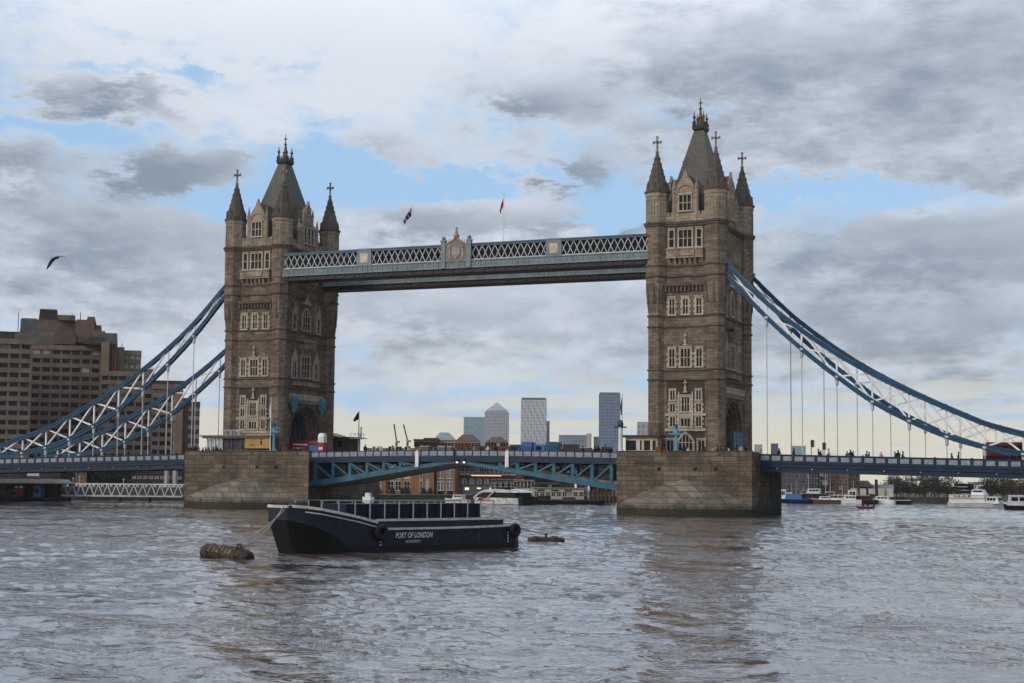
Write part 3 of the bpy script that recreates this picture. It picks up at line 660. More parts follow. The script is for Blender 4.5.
def flagpole(x, y, z0, z1, cols, label, drape, flab):
    p = MB(); p.cone(x, y, [(z0, .09), (z1-.1, .055), (z1-.05, .12), (z1+.1, .1), (z1+.15, .02)], 8); o = p.build('flagpole', M['white']); tag(o, label, 'flagpole')
    f = MB(); n = 10; secs = []
    L, H = drape
    for i in range(n+1):
        s = i/n; sag = s*s
        xx = x-.08-L*s; zz = z1-.5-H*s*1.0
        hh = 1.5*(1-.45*s); yv = .22*math.sin(s*9)*s
        secs.append([(xx, y+yv, zz), (xx+.05, y+yv+.03, zz-hh*.5), (xx+.14*s, y+yv, zz-hh), (xx+.02, y+yv-.03, zz-hh*.5)])
    f.rings(secs); fo = f.build('flag', cols); tag(fo, flab, 'flag')
M['flagdark'] = plain('dark_flag_cloth', (.03, .03, .06), .9, .3, 3); M['flagred'] = plain('red_flag_cloth', (.30, .02, .025), .9, .3, 3)
def union_cloth():
    m, t, b = newmat('union_flag_cloth', .9); g = t.n('ShaderNodeNewGeometry'); wv = t.n('ShaderNodeTexWave', wave_type='BANDS', bands_direction='DIAGONAL'); wv.inputs['Scale'].default_value = .55
    t.t.links.new(g.outputs['Position'], wv.inputs['Vector']); c = t.mix(t.smooth(wv.outputs[1], .55, .6), (.012, .014, .05), (.16, .015, .02)); c = t.mix(t.smooth(wv.outputs[1], .9, .93), c, (.2, .19, .2)); t.t.links.new(c, b.inputs['Base Color']); return m
M['union'] = union_cloth()
flagpole(-9.8, -8.0, 43.2, 54.2, M['union'], 'slim white flagpole on the walkway, left of the crest', (1.6, 2.1), 'dark red and blue flag on the pole left of the walkway crest')
flagpole(8.0, -8.0, 43.2, 54.9, M['flagred'], 'slim white flagpole on the walkway, right of the crest', (.7, 2.0), 'limp dark red flag on the pole right of the walkway crest')

# ------------------------------------------------------------------ suspension chains
UP = [(46.4, 42.2), (48.1, 40.6), (54.5, 34.2), (60.15, 29.6), (65.7, 25.7), (71.2, 22.45), (76.8, 19.55), (82.4, 16.95), (88.0, 14.55), (93.6, 12.9), (99.2, 11.2), (104.5, 9.9)]
LO = [(46.4, 40.9), (48.1, 38.9), (54.5, 31.85), (60.15, 26.6), (65.7, 22.1), (71.2, 18.1), (76.8, 15.05), (82.4, 12.6), (88.0, 10.95), (93.6, 9.95), (99.2, 9.55), (104.5, 9.6)]
def smooth_pts(P, n=5):
    out = []
    for i in range(len(P)-1):
        p0, p1, p2, p3 = P[max(i-1, 0)], P[i], P[i+1], P[min(i+2, len(P)-1)]
        for k in range(n):
            s = k/n; out.append(tuple(.5*((2*p1[j])+(-p0[j]+p2[j])*s+(2*p0[j]-5*p1[j]+4*p2[j]-p3[j])*s*s+(-p0[j]+3*p1[j]-3*p2[j]+p3[j])*s**3) for j in (0, 1)))
    return out+[P[-1]]
def chain(s, y, label):
    t = thing('suspension_chain', label, 'suspension chain', (s*46.4, y, 0), 0, 'blue suspension chains with white bracing')
    ox = lambda x: s*(x-46.4)
    for nm, P in (('upper_chord', UP), ('lower_chord', LO)):
        m = MB(); q = smooth_pts(P)
        for off in (-.27, .27): m.path([(ox(x), 0, z+off) for x, z in q], .8, .30)
        m.path([(ox(x), 0, z) for x, z in q], .5, .3)
        for x, z in q[::3]: m.box(ox(x)-.16, -.43, z-.46, ox(x)+.16, .43, z+.46)
        m.build(nm, M['chain'], t)
    n = len(UP)
    for i in range(2, n-1):
        (x, zu), (_, zl) = UP[i], LO[i]
        b = MB(); b.bar((ox(x), 0, zl), (ox(x), 0, zu), .26); b.build('strut', M['white'], t)
        h = MB(); h.cone(ox(x), 0, [(deck_z(x)-.1, .085), (zl-1.3, .085)], 6); ho = h.build('hanger', M['offwhite'], t)
        k = MB(); k.cone(ox(x), 0, [(zl-1.5, .12), (zl-1.35, .26), (zl-.5, .30), (zl-.2, .5), (zl+.1, .5)], 8); k.build('hanger_socket', M['offwhite'], ho)
    for i in range(1, n-1):
        (x0, u0), (x1, u1) = UP[i], UP[i+1]; l0, l1 = LO[i][1], LO[i+1][1]
        if u0-l0 < .8 and u1-l1 < .8: continue
        b = MB(); b.bar((ox(x0), .07, l0), (ox(x1), .07, u1), .26); b.build('brace', M['white'], t)
        b = MB(); b.bar((ox(x0), -.1, u0), (ox(x1), -.1, l1), .26); b.build('brace', M['white'], t)
    e = MB(); e.cone(0, 0, [(40, .9), (43, .9)], 8) if False else e.box(-1.2 if s > 0 else -.6, -.55, 40.2, .6 if s > 0 else 1.2, .55, 42.8); e.build('anchor_link', M['chain'], t)
    return t
def deck_z(x): return 9.87-.0215*(abs(x)-53.5)      # parapet top of the side spans
chain(1, -8.8, 'blue suspension chain at right of the nearer tower, the nearer of the pair')
chain(1, 8.8, 'blue suspension chain at right of the nearer tower, the one behind')
chain(-1, -8.8, 'blue suspension chain at left of the farther tower, the upper and nearer of the pair')
chain(-1, 8.8, 'blue suspension chain at left of the farther tower, the lower looking one behind')

# ------------------------------------------------------------------ side spans
panel_mesh = {}
def panels(par, xs, y, zf, wdt, hgt):
    """pale cast panels on the outside of a parapet, one object each"""
    for i, x in enumerate(xs):
        if 'p' not in panel_mesh:
            b = MB(); b.box(-.5, -.04, 0, .5, 0, 1); b.box(-.44, -.06, .1, .44, -.04, .2); b.box(-.44, -.06, .8, .44, -.04, .9)
            for k in range(4): b.box(-.42+.28*k-.05, -.06, .3, -.42+.28*k+.05, -.04, .7)
            for k in range(3): b.box(-.28+.28*k-.08, -.07, .4, -.28+.28*k+.08, -.04, .6)
            o = b.build('panel', M['panel'], par); panel_mesh['p'] = o
        else:
            o = panel_mesh['p'].copy(); col.objects.link(o); o.parent = par
        o.location = (x, y, zf(x)); o.scale = (wdt, 1.5, hgt)
def side_span(s, x0, label):
    t = thing('side_span', label, 'bridge deck', (s*x0, 0, 0), 0, 'side spans hung from the chains')
    X1 = 152.0; L = X1-x0; zz = lambda x: -.0215*x        # local x runs 0..L outward
    def strip(mb, y0, y1, z0, z1): mb.rings([[(s*a, y0, z0+zz(a)), (s*a, y1, z0+zz(a)), (s*a, y1, z1+zz(a)), (s*a, y0, z1+zz(a))] for a in (0, L)])
    top = 9.87
    p = MB(); strip(p, -9.75, -9.55, top-1.22, top-.12); strip(p, -9.85, -9.45, top-.12, top); strip(p, -9.85, -9.4, top-1.32, top-1.18)
    n = int(L/1.82)
    for i in range(n+1):
        a = i*1.82+.1
        if i % 3 == 0: p.box(s*(a-.14), -9.86, top-1.2+zz(a), s*(a+.14), -9.5, top+.12+zz(a))
    pa = p.build('parapet', M['navy'], t)
    xs = [s*(i*1.82+1.01) for i in range(n) if i*1.82 < 60]
    panels(pa, xs, -9.75, lambda x: top-1.02+zz(abs(x)), 1.3, .72)
    g = MB(); strip(g, -9.6, -9.1, top-2.75, top-1.32); strip(g, -9.8, -9.0, top-1.5, top-1.34); strip(g, -9.85, -8.9, top-2.0, top-1.86); strip(g, -9.8, -9.0, top-2.85, top-2.7)
    for i in range(int(L/1.9)): g.box(s*(i*1.9+.4-.06), -9.68, top-2.7+zz(i*1.9), s*(i*1.9+.4+.06), -9.6, top-1.9+zz(i*1.9))
    g.build('girder', M['navy'], t)
    d = MB(); strip(d, -9.0, 9.0, top-1.9, top-1.4); strip(d, -9.0, 9.0, top-2.6, top-2.4)
    d.build('deck_slab', M['soffit'], t)
    c = MB()
    for i in range(int(L/5.57)): a = 1+i*5.57; c.box(s*(a-.3), -8.9, top-2.75+zz(a), s*(a+.3), 8.9, top-2.6+zz(a))
    c.build('cross_girder', M['ironblack'], t)
    for i in range(int(50/5.57)):
        a = 3+i*5.57; lmp = MB(); lmp.box(s*(a-.1), -9.95, top-2.35+zz(a), s*(a+.1), -9.8, top-2.15+zz(a)); lmp.build('bolt_plate', M['panel'], t)
    fp = MB(); strip(fp, 9.4, 9.7, top-2.7, top); fp.build('rear_parapet', M['navy'], t)
    return t
side_span(1, 53.3, 'navy blue bridge deck with pale parapet panels, right of the nearer tower')
side_span(-1, 51.4, 'navy blue bridge deck with pale parapet panels, left of the farther tower by the hotel')

# ------------------------------------------------------------------ bascule leaves
def soff(x):  # underside height of the lower chord
    a = abs(x); pts = [(0, 8.15), (1, 8.1), (4.85, 7.52), (10.65, 6.62), (20.5, 5.02), (28.5, 3.95), (31.5, 3.4)]
    for (xa, za), (xb, zb) in zip(pts, pts[1:]):
        if a <= xb: return za+(zb-za)*(a-xa)/(xb-xa)
    return pts[-1][1]
def ptop(x): return 10.45-.35*(abs(x)/29)**2
def leaf(s, x1, label):
    t = thing('bascule_leaf', label, 'drawbridge leaf', (s*x1, 0, 0), 0, 'opening leaves of the middle span')
    N = 24; xs = [.06+(x1-.06)*i/N for i in range(N+1)]; lx = lambda x: s*(x-x1)
    def strip(mb, y0, y1, f0, f1): mb.rings([[(lx(x), y0, f0(x)), (lx(x), y1, f0(x)), (lx(x), y1, f1(x)), (lx(x), y0, f1(x))] for x in xs])
    p = MB(); strip(p, -9.75, -9.55, lambda x: ptop(x)-1.15, lambda x: ptop(x)-.1); strip(p, -9.85, -9.45, lambda x: ptop(x)-.1, ptop)
    pa = p.build('parapet', M['navy'], t)
    n = int(x1/1.56); panels(pa, [lx(1.0+i*1.56) for i in range(n)], -9.75, lambda x: ptop(x/s+x1)-.95, 1.3, .8)
    g = MB(); strip(g, -9.8, -9.0, lambda x: ptop(x)-2.0, lambda x: ptop(x)-1.18); g.build('upper_girder', M['navy'], t)
    c = MB(); strip(c, -9.7, -9.0, soff, lambda x: min(soff(x)+.55+.5*abs(x)/29, ptop(x)-2.02)); c.build('lower_chord', M['teal'], t)
    c = MB(); strip(c, 2.4, 3.1, soff, lambda x: soff(x)+.9); c.build('rear_chord', M['teal'], t)
    so_ = MB(); strip(so_, -9.0, 2.4, lambda x: soff(x)+.12, lambda x: soff(x)+.3); so_.build('soffit', M['soffit'], t)
    d = MB(); strip(d, -9.0, 2.9, lambda x: ptop(x)-1.9, lambda x: ptop(x)-1.25); d.build('deck_slab', M['road'], t)
    fp = MB(); strip(fp, 2.9, 3.2, lambda x: ptop(x)-2.2, ptop); fp.build('rear_parapet', M['navy'], t)
    px = [27.6, 24.0, 20.6, 17.2, 13.9, 10.6, 7.5] if s < 0 else [28.4, 25.0, 21.6, 18.2, 14.9, 11.6, 8.4]
    for y in (-9.35, 2.75):
        for i, x in enumerate(px):
            if ptop(x)-2.0-soff(x) < .6: continue
            b = MB(); b.box(lx(x)-.28, y-.22, soff(x)+.7, lx(x)+.28, y+.22, ptop(x)-1.95); b.build('post', M['teal'], t)
            if i+1 < len(px):
                x2 = px[i+1]; b = MB(); b.bar((lx(x), y, ptop(x)-2.1), (lx(x2), y, soff(x2)+.7), .3, .5, (0, 1, 0)); b.build('diagonal', M['teal'], t)
    for y in (-6.4, -3.4, -.4):   # inner girders
        b = MB(); strip(b, y-.2, y+.2, lambda x: soff(x)+.3, lambda x: min(soff(x)+1.2, ptop(x)-1.9)); b.build('inner_girder', M['soffit'], t)
    return t
leaf(-1, 29.0, 'blue trussed drawbridge leaf, left half of the middle span above the barge')
leaf(1, 31.5, 'blue trussed drawbridge leaf, right half of the middle span')
rd = MB(); rd.prism([(-150, 6.5), (-53, 8.55), (-31, 8.98), (31, 8.98), (53, 8.55), (150, 6.5), (150, 6.6), (53, 8.65), (31, 9.06), (-31, 9.06), (-53, 8.65), (-150, 6.6)], 'y', -6, 2.6); struct('road', rd, M['road'])
for px, lab in ((417, 'white hanging signal board under the left drawbridge leaf'), (507, 'white hanging signal board under the right drawbridge leaf')):
    c = at(px, 459, -9.95); b = MB(); b.box(-.32, -.12, -1.4, .32, .12, 1.35); b.box(-.24, -.16, -1.2, .24, -.12, 1.1); b.box(-.1, -.02, 1.35, .1, .3, 1.6); o = b.build('signal_board', M['white'], None, c); tag(o, lab, 'signal board', 'hanging signal boards')
def emit(name, c, s):
    m, t, b = newmat(name, .5); b.inputs['Base Color'].default_value = (*c, 1); b.inputs['Emission Color'].default_value = (*c, 1); b.inputs['Emission Strength'].default_value = s; return m
M['warmlamp'] = emit('warm_lamp', (1, .72, .4), 1.3)
for px, lab in ((457, 'small lit navigation lamp at the middle of the drawbridge, left one'), (464, 'small lit navigation lamp at the middle of the drawbridge, right one')):
    c = at(px, 461.3, -10.0); t = thing('navigation_lamp', lab, 'lamp', c, 0, 'navigation lamps at mid span')
    b = MB(); b.cone(0, 0, [(-.05, .3), (.25, .3), (.35, .12), (.5, .1)], 8); b.build('lamp_housing', M['ironblack'], t); b = MB(); b.ball((0, 0, -.12), .22); b.build('lamp_lens', M['warmlamp'], t)

# ------------------------------------------------------------------ moored barge, buoys, ropes
def hull_paint(name, c):
    """old hull paint: patched, scuffed, with thin rust runs down the plates"""
    m, t, b = newmat(name, .45, 0, .5); g = t.n('ShaderNodeTexCoord'); s = t.n('ShaderNodeSeparateXYZ'); t.t.links.new(g.outputs['Object'], s.inputs[0])
    n1 = t.noise(g.outputs['Object'], .9, 6, .65); run = t.noise(t.xyz(t.m('MULTIPLY', s.outputs[0], 3.2), s.outputs[1], t.m('MULTIPLY', s.outputs[2], .35)), 1.3, 5, .6); sc = t.noise(g.outputs['Object'], 6.0, 5, .75)
    cc = t.mix(t.smooth(n1, .35, .7), tuple(x*.6 for x in c), tuple(x*1.8 for x in c)); cc = t.mix(t.smooth(run, .60, .76, 0, .75), cc, (.055, .030, .018)); cc = t.mix(t.smooth(sc, .66, .78, 0, .5), cc, (.07, .07, .075))
    t.t.links.new(cc, b.inputs['Base Color'])
    wv = t.n('ShaderNodeTexWave', wave_type='BANDS', bands_direction='X'); wv.inputs['Scale'].default_value = .14; t.t.links.new(g.outputs['Object'], wv.inputs['Vector'])
    bp = t.n('ShaderNodeBump'); bp.inputs['Strength'].default_value = .5; bp.inputs['Distance'].default_value = .06; t.t.links.new(t.m('ADD', t.m('POWER', wv.outputs[1], 14.0), t.m('MULTIPLY', n1, 1.2)), bp.inputs['Height']); t.t.links.new(bp.outputs[0], b.inputs['Normal'])
    t.t.links.new(t.smooth(n1, .3, .7, .3, .6), b.inputs['Roughness']); return m
M['hull'] = hull_paint('worn_blue_hull_paint', (.007, .0085, .018)); M['hullblack'] = plain('black_hull_bottom', (.007, .007, .008), .5, .4, .8)
M['rubwhite'] = plain('worn_white_gunwale', (.52, .50, .47), .55, .35, 2.5); M['coam'] = plain('dark_coaming', (.025, .026, .033), .5, .4, 1)
M['tankblue'] = plain('dark_blue_container', (.006, .008, .022), .55, .4, .8); M['galv'] = plain('galvanised_rail', (.27, .28, .28), .5, .25, 3)
M['rubber'] = plain('tyre_rubber', (.016, .016, .017), .8, .3, 3); M['rope'] = plain('pale_rope', (.33, .29, .23), .9, .3, 6)
M['deckred'] = plain('rusty_deck', (.085, .06, .048), .8, .4, 1.2)
P1, P2 = atz(343, 553.5), atz(522, 547.3); BA = (P2-P1); BL = BA.length+3.7; BA.normalize(); BN = Vector((BA.y, -BA.x, 0)); BW = 2.75
B0 = P1 - BN*BW - BA*3.7                                   # middle of the nose at the waterline
T = Matrix(((BA.x, BN.x, 0, B0.x), (BA.y, BN.y, 0, B0.y), (0, 0, 1, 0), (0, 0, 0, 1)))   # local: x aft, y towards camera side, z up
barge = thing('barge', 'dark blue steel barge with white lettering moored in mid river', 'barge')
barge.matrix_world = T
# stations: x, half width at deck, knuckle height, half width at bottom, bottom z, deck z
st6 = [(0, 1.05, 2.35, .75, -.35, 3.3), (.25, 1.35, 2.25, .95, -.5, 3.34), (1.0, 1.85, 2.1, 1.25, -.6, 3.28), (2.0, 2.3, 1.75, 1.6, -.7, 3.14), (3.2, 2.55, 1.1, 2.0, -.8, 2.92), (4.6, 2.68, .2, 2.4, -.8, 2.66), (5.4, 2.74, -.2, 2.5, -.8, 2.5), (6.1, 2.75, -.4, 2.55, -.8, 2.34), (6.85, 2.75, -.4, 2.55, -.8, 2.18), (6.87, 2.75, -.4, 2.55, -.8, 1.68), (13, 2.75, -.4, 2.55, -.8, 1.66), (17, 2.75, -.4, 2.55, -.8, 1.69), (BL-.7, 2.7, -.4, 2.5, -.8, 1.76), (BL-.1, 2.45, -.3, 2.2, -.5, 1.82)]
b = MB(); b.rings([[(x, -w_, zt), (x, -w_*.995, zk), (x, w_*.995, zk), (x, w_, zt)] for x, w_, zk, wb, zb, zt in st6]); b.build('hull', M['hull'], barge)
k = MB(); k.rings([[(x+.01, -w_*.995, zk), (x+.01+max(0, .9-.3*x), -wb, zb), (x+.01+max(0, .9-.3*x), wb, zb), (x+.01, w_*.995, zk)] for x, w_, zk, wb, zb, zt in st6]); k.build('swim_plate', M['hullblack'], barge)
k = MB()
for s in (-1, 1): k.rings([[(x, s*(w_-.05), max(zk, -.3)), (x, s*(w_+.012), max(zk, -.3)), (x, s*(w_+.012), max(zk, .42)+.01), (x, s*(w_-.05), max(zk, .42)+.01)] for x, w_, zk, wb, zb, zt in st6[5:]])
k.build('boot_topping', M['hullblack'], barge)
st = [(x, w_, zb, zt) for x, w_, zk, wb, zb, zt in st6]
g = MB()
for s in (-1, 1):
    g.rings([[(x, s*(w_+.07), zt-.14), (x, s*(w_-.16), zt-.14), (x, s*(w_-.16), zt+.05), (x, s*(w_+.07), zt+.05)] for x, w_, zb, zt in st[1:9]])
    g.rings([[(x, s*(w_+.07), zt-.10), (x, s*(w_-.16), zt-.10), (x, s*(w_-.16), zt+.05), (x, s*(w_+.07), zt+.05)] for x, w_, zb, zt in st[9:]])
g.box(-.04, -1.15, 3.18, .28, 1.15, 3.36); g.box(BL-.2, -2.5, 1.68, BL, 2.5, 1.86)
go = g.build('gunwale', M['rubwhite'], barge)
r = MB(); r.rings([[(x, w_+.005, zt-.42), (x, w_+.05, zt-.42), (x, w_+.05, zt-.34), (x, w_+.005, zt-.34)] for x, w_, zb, zt in st[2:9]]); r.build('rubbing_strake', M['offwhite'], barge)
c = MB(); c.box(7.2, -2.15, 1.5, BL-1.5, 2.15, 2.22); c.box(7.1, -2.25, 2.22, BL-1.4, 2.25, 2.30); c.build('hatch_coaming', M['coam'], barge)
ce = MB()
for s in (-1, 1): ce.box(7.1, s*2.26-.03, 2.18, BL-1.4, s*2.26+.03, 2.36)
ce.build('coaming_edge', M['rubwhite'], barge)
d = MB(); d.box(.5, -1.3, 2.2, 7.2, 1.3, 2.3); d.box(7.8, -2.7, 1.5, BL-.2, 2.7, 1.62); d.build('deck', M['deckred'], barge)
tk = MB(); x0, x1 = 5.2, BL-3.0
tk.box(x0, -1.5, 2.3, x1, 1.2, 3.42)
n = 16
for i in range(n): xx = x0+(x1-x0)*(i+.5)/n; tk.box(xx-.12, 1.2, 2.35, xx+.12, 1.27, 3.38)
tk.build('cargo_container', M['tankblue'], barge)
for s, nm in ((1.85, 'rail'), (-1.85, 'rail')):
    rl = MB(); rl.tube([(2.6, s*.8, 3.68), (5, s, 3.66), (BL-2.2, s, 3.62)], .03); rl.tube([(BL-2.2, s, 3.3), (BL-1.2, s, 3.25)], .03) if s > 0 else None
    ro = rl.build(nm, M['galv'], barge)
    for i in range(13):
        xx = 2.7+i*(BL-5)/12; p = MB(); p.cone(xx, s*(.8+.2*min(1, (xx-2.6)/2.4)), [(2.2, .05), (3.66, .05)], 6); p.build('stanchion', M['galv'], ro)
# tyre fenders
def torus(mb, c, R_, r_, ax, n=14, m=7):
    ax = Vector(ax).normalized(); u = ax.cross(Vector((0, 0, 1))).normalized(); v = ax.cross(u); c = Vector(c)
    secs = []
    for i in range(n+1):
        a = 2*math.pi*i/n; e = u*math.cos(a)+v*math.sin(a)
        secs.append([c+e*(R_+r_*math.cos(2*math.pi*j/m))+ax*r_*math.sin(2*math.pi*j/m) for j in range(m)])
    mb.rings(secs, caps=False)
tb = MB(); torus(tb, T @ Vector((7.05, 2.98, 1.42)), .42, .2, BN); tag(tb.build('tyre_fender', M['rubber'], None, None, True), 'black tyre fender hung at the step in the barge gunwale', 'tyre')
tb = MB(); torus(tb, T @ Vector((BL-1.0, 2.93, 1.35)), .36, .22, BN); torus(tb, T @ Vector((BL-1.0, 2.99, 1.35)), .12, .16, BN) if False else None
tag(tb.build('tyre_fender', M['rubber'], None, None, True), 'black tyre fender hung at the stern of the barge', 'tyre')
for xx in (7.15, BL-1.6):
    dm = MB()
    for i in range(4): dm.box(xx-.05, 2.765, .45+.22*i, xx+.05, 2.785, .57+.22*i)
    dm.build('draught_marks', M['white'], barge)
# lettering
def lettering(txt, size, loc, xdir, zdir, mat, parent, name, shear=0.0, depth=.006, bold=0.0):
    cu = bpy.data.curves.new(name, 'FONT'); cu.body = txt; cu.size = size; cu.align_x = 'CENTER'; cu.shear = shear; cu.extrude = depth; cu.offset = bold; cu.resolution_u = 3
    tmp = bpy.data.objects.new(name, cu); col.objects.link(tmp)
    me = bpy.data.meshes.new_from_object(tmp.evaluated_get(bpy.context.evaluated_depsgraph_get())); bpy.data.objects.remove(tmp)
    me.materials.clear(); me.materials.append(mat); o = bpy.data.objects.new(name, me); col.objects.link(o)
    X, Z = Vector(xdir), Vector(zdir); Y = Z.cross(X)
    o.matrix_world = Matrix(((X.x, Z.x, -Y.x if False else X.cross(Z).x, loc[0]), (X.y, Z.y, X.cross(Z).y, loc[1]), (X.z, Z.z, X.cross(Z).z, loc[2]), (0, 0, 0, 1)))
    if parent is not None: o.parent = parent
    return o
M['letter'] = plain('white_lettering', (.52, .52, .50), .6, .2, 4)
lettering('PORT OF LONDON', .56, (10.4, 2.762, .98), (.74, 0, 0), (0, 0, 1), M['letter'], barge, 'lettering', .22, .006, .012)
lettering('AUTHORITY', .28, (10.3, 2.762, .62), (.95, 0, 0), (0, 0, 1), M['letter'], barge, 'lettering', .1)
# bollard and light on the bow
bo = MB()
for yy in (-.5, .5): bo.cone(.95, yy, [(2.8, .13), (3.4, .13), (3.45, .2), (3.52, .2)], 8); 
bo.box(.8, -.6, 3.12, 1.1, .6, 3.2); bo.build('bollard', M['deckred'], barge)
lb = thing('beacon_light', 'white boxed beacon light standing above the barge rail', 'beacon', T @ Vector((9.6, -1.5, 2.3)))
x = MB(); x.cone(0, 0, [(0, .05), (1.1, .05)], 6); x.build('post', M['galv'], lb)
x = MB(); x.box(-.25, -.25, .8, .25, .25, 1.2); x.box(-.36, -.3, 1.2, .32, .3, 1.6); x.box(-.2, -.2, 1.6, .15, .15, 1.9); x.build('light_box', M['white'], lb)
x = MB(); x.cone(0, 0, [(1.8, .06), (2.3, .03)], 6); x.build('aerial', M['ironblack'], lb)
def buoy_mat():
    m, t, b = newmat('rusty_buoy_steel', .75); g = t.n('ShaderNodeTexCoord'); n1 = t.noise(g.outputs['Object'], 2.2, 6, .7)
    c = t.mix(t.smooth(n1, .38, .62), (.012, .010, .009), (.065, .040, .022)); t.t.links.new(c, b.inputs['Base Color']); return m
M['buoy'] = buoy_mat(); M['ochre'] = plain('worn_ochre_lettering', (.20, .145, .07), .8, .5, 5); M['log'] = plain('wet_timber', (.075, .042, .02), .8, .5, 4)
c0, c1 = atz(199, 557), atz(246, 559.5); bc = (c0+c1)/2; dirb = (c1-c0); Lb = dirb.length; dirb.normalize(); nb = Vector((dirb.y, -dirb.x, 0))
by = thing('mooring_buoy', 'rusty barrel shaped mooring buoy left of the barge bow', 'buoy')
Tb = Matrix(((dirb.x, -nb.x, 0, bc.x-nb.x*.4), (dirb.y, -nb.y, 0, bc.y-nb.y*.4), (0, 0, 1, .18), (0, 0, 0, 1)))
by.matrix_world = Tb @ Matrix.Rotation(R(4), 4, 'Y')
q = MB(); n = 14; prof = [(-.5, .22), (-.485, .44), (-.42, .58), (-.2, .62), (.2, .62), (.42, .56), (.485, .42), (.5, .2)]
q.rings([[(s*Lb, r*math.cos(2*math.pi*i/n), r*math.sin(2*math.pi*i/n)) for i in range(n)] for s, r in prof]); q.build('buoy_drum', M['buoy'], by, None, True)
for xx in (-.3*Lb, .28*Lb): q = MB(); torus(q, (xx, 0, 0), .61, .05, (1, 0, .001), 16, 6); q.build('drum_band', M['buoy'], by)
q = MB(); torus(q, (.25*Lb, 0, .68), .17, .05, (0, 1, .001), 12, 6); q.build('mooring_ring', M['ironblack'], by)
q = MB()
for k, (u, hh, ww) in enumerate(((-.27, .30, .16), (-.17, .42, .10), (-.09, .25, .2), (.0, .40, .16), (.09, .34, .12), (.17, .40, .2))):
    for a0 in (.75, 1.05, 1.35):
        if (k*3+int(a0*10)) % 4 == 0: continue
        r_ = .632; pts = [(u*Lb+d_*ww, -r_*math.sin(1.57-a0+da) if False else -r_*math.cos(a0-.35+da), r_*math.sin(a0-.35+da)) for d_, da in ((-.5, -.12), (.5, -.12), (.5, .12), (-.5, .12))]
        q.rings([pts, [(p[0], p[1]*.97, p[2]*.97) for p in pts]])
q.build('worn_paint_marks', M['ochre'], by)
c0, c1 = atz(529, 541.5), atz(563, 541.5); bc = (c0+c1)/2; dirb = (c1-c0); Lb = dirb.length; dirb.normalize()
by2 = thing('timber_raft_buoy', 'low rusty timber mooring float behind the barge stern', 'buoy'); by2.location = bc; by2.rotation_euler.z = math.atan2(dirb.y, dirb.x)
q = MB()
for yy in (-.45, 0, .45): q.rings([[(xx, yy+.24*math.cos(2*math.pi*i/8)*f, .12+.24*math.sin(2*math.pi*i/8)*f) for i in range(8)] for xx, f in ((-.5*Lb, .8), (-.47*Lb, 1), (.3*Lb, 1.05), (.47*Lb, .9), (.5*Lb, .7))])
for xx in (-.3, .25): q.box(xx*Lb-.12, -.7, .3, xx*Lb+.12, .7, .46)
q.build('timber_float', M['log'], by2)
q = MB(); q.cone(0, 0, [(.3, .1), (.62, .1), (.66, .17), (.72, .17)], 8); q.build('bollard', M['ironblack'], by2)
def sag(a, b_, s, n=12): a, b_ = Vector(a), Vector(b_); return [a.lerp(b_, i/n)-Vector((0, 0, s*4*(i/n)*(1-i/n))) for i in range(n+1)]
ra = T @ Vector((.95, .3, 3.5)); rb_ = by.matrix_world @ Vector((.25*Lb if False else .9, 0, .72))
q = MB(); q.tube(sag(ra, rb_, .25), .045); tag(q.build('mooring_rope', M['rope']), 'pale mooring rope from the barge bow down to the barrel buoy, upper strand', 'rope')
q = MB(); q.tube(sag(T @ Vector((.1, .6, 3.35)), rb_+Vector((.2, .1, -.05)), .6), .04); tag(q.build('mooring_rope', M['rope']), 'slack mooring rope from the barge bow to the barrel buoy, lower strand', 'rope')
q = MB(); q.tube(sag(T @ Vector((BL-.3, 1.5, 1.8)), by2.location+Vector((0, 0, .68)), .12), .04); tag(q.build('mooring_rope', M['ironblack']), 'dark mooring rope from the barge stern to the timber float', 'rope')

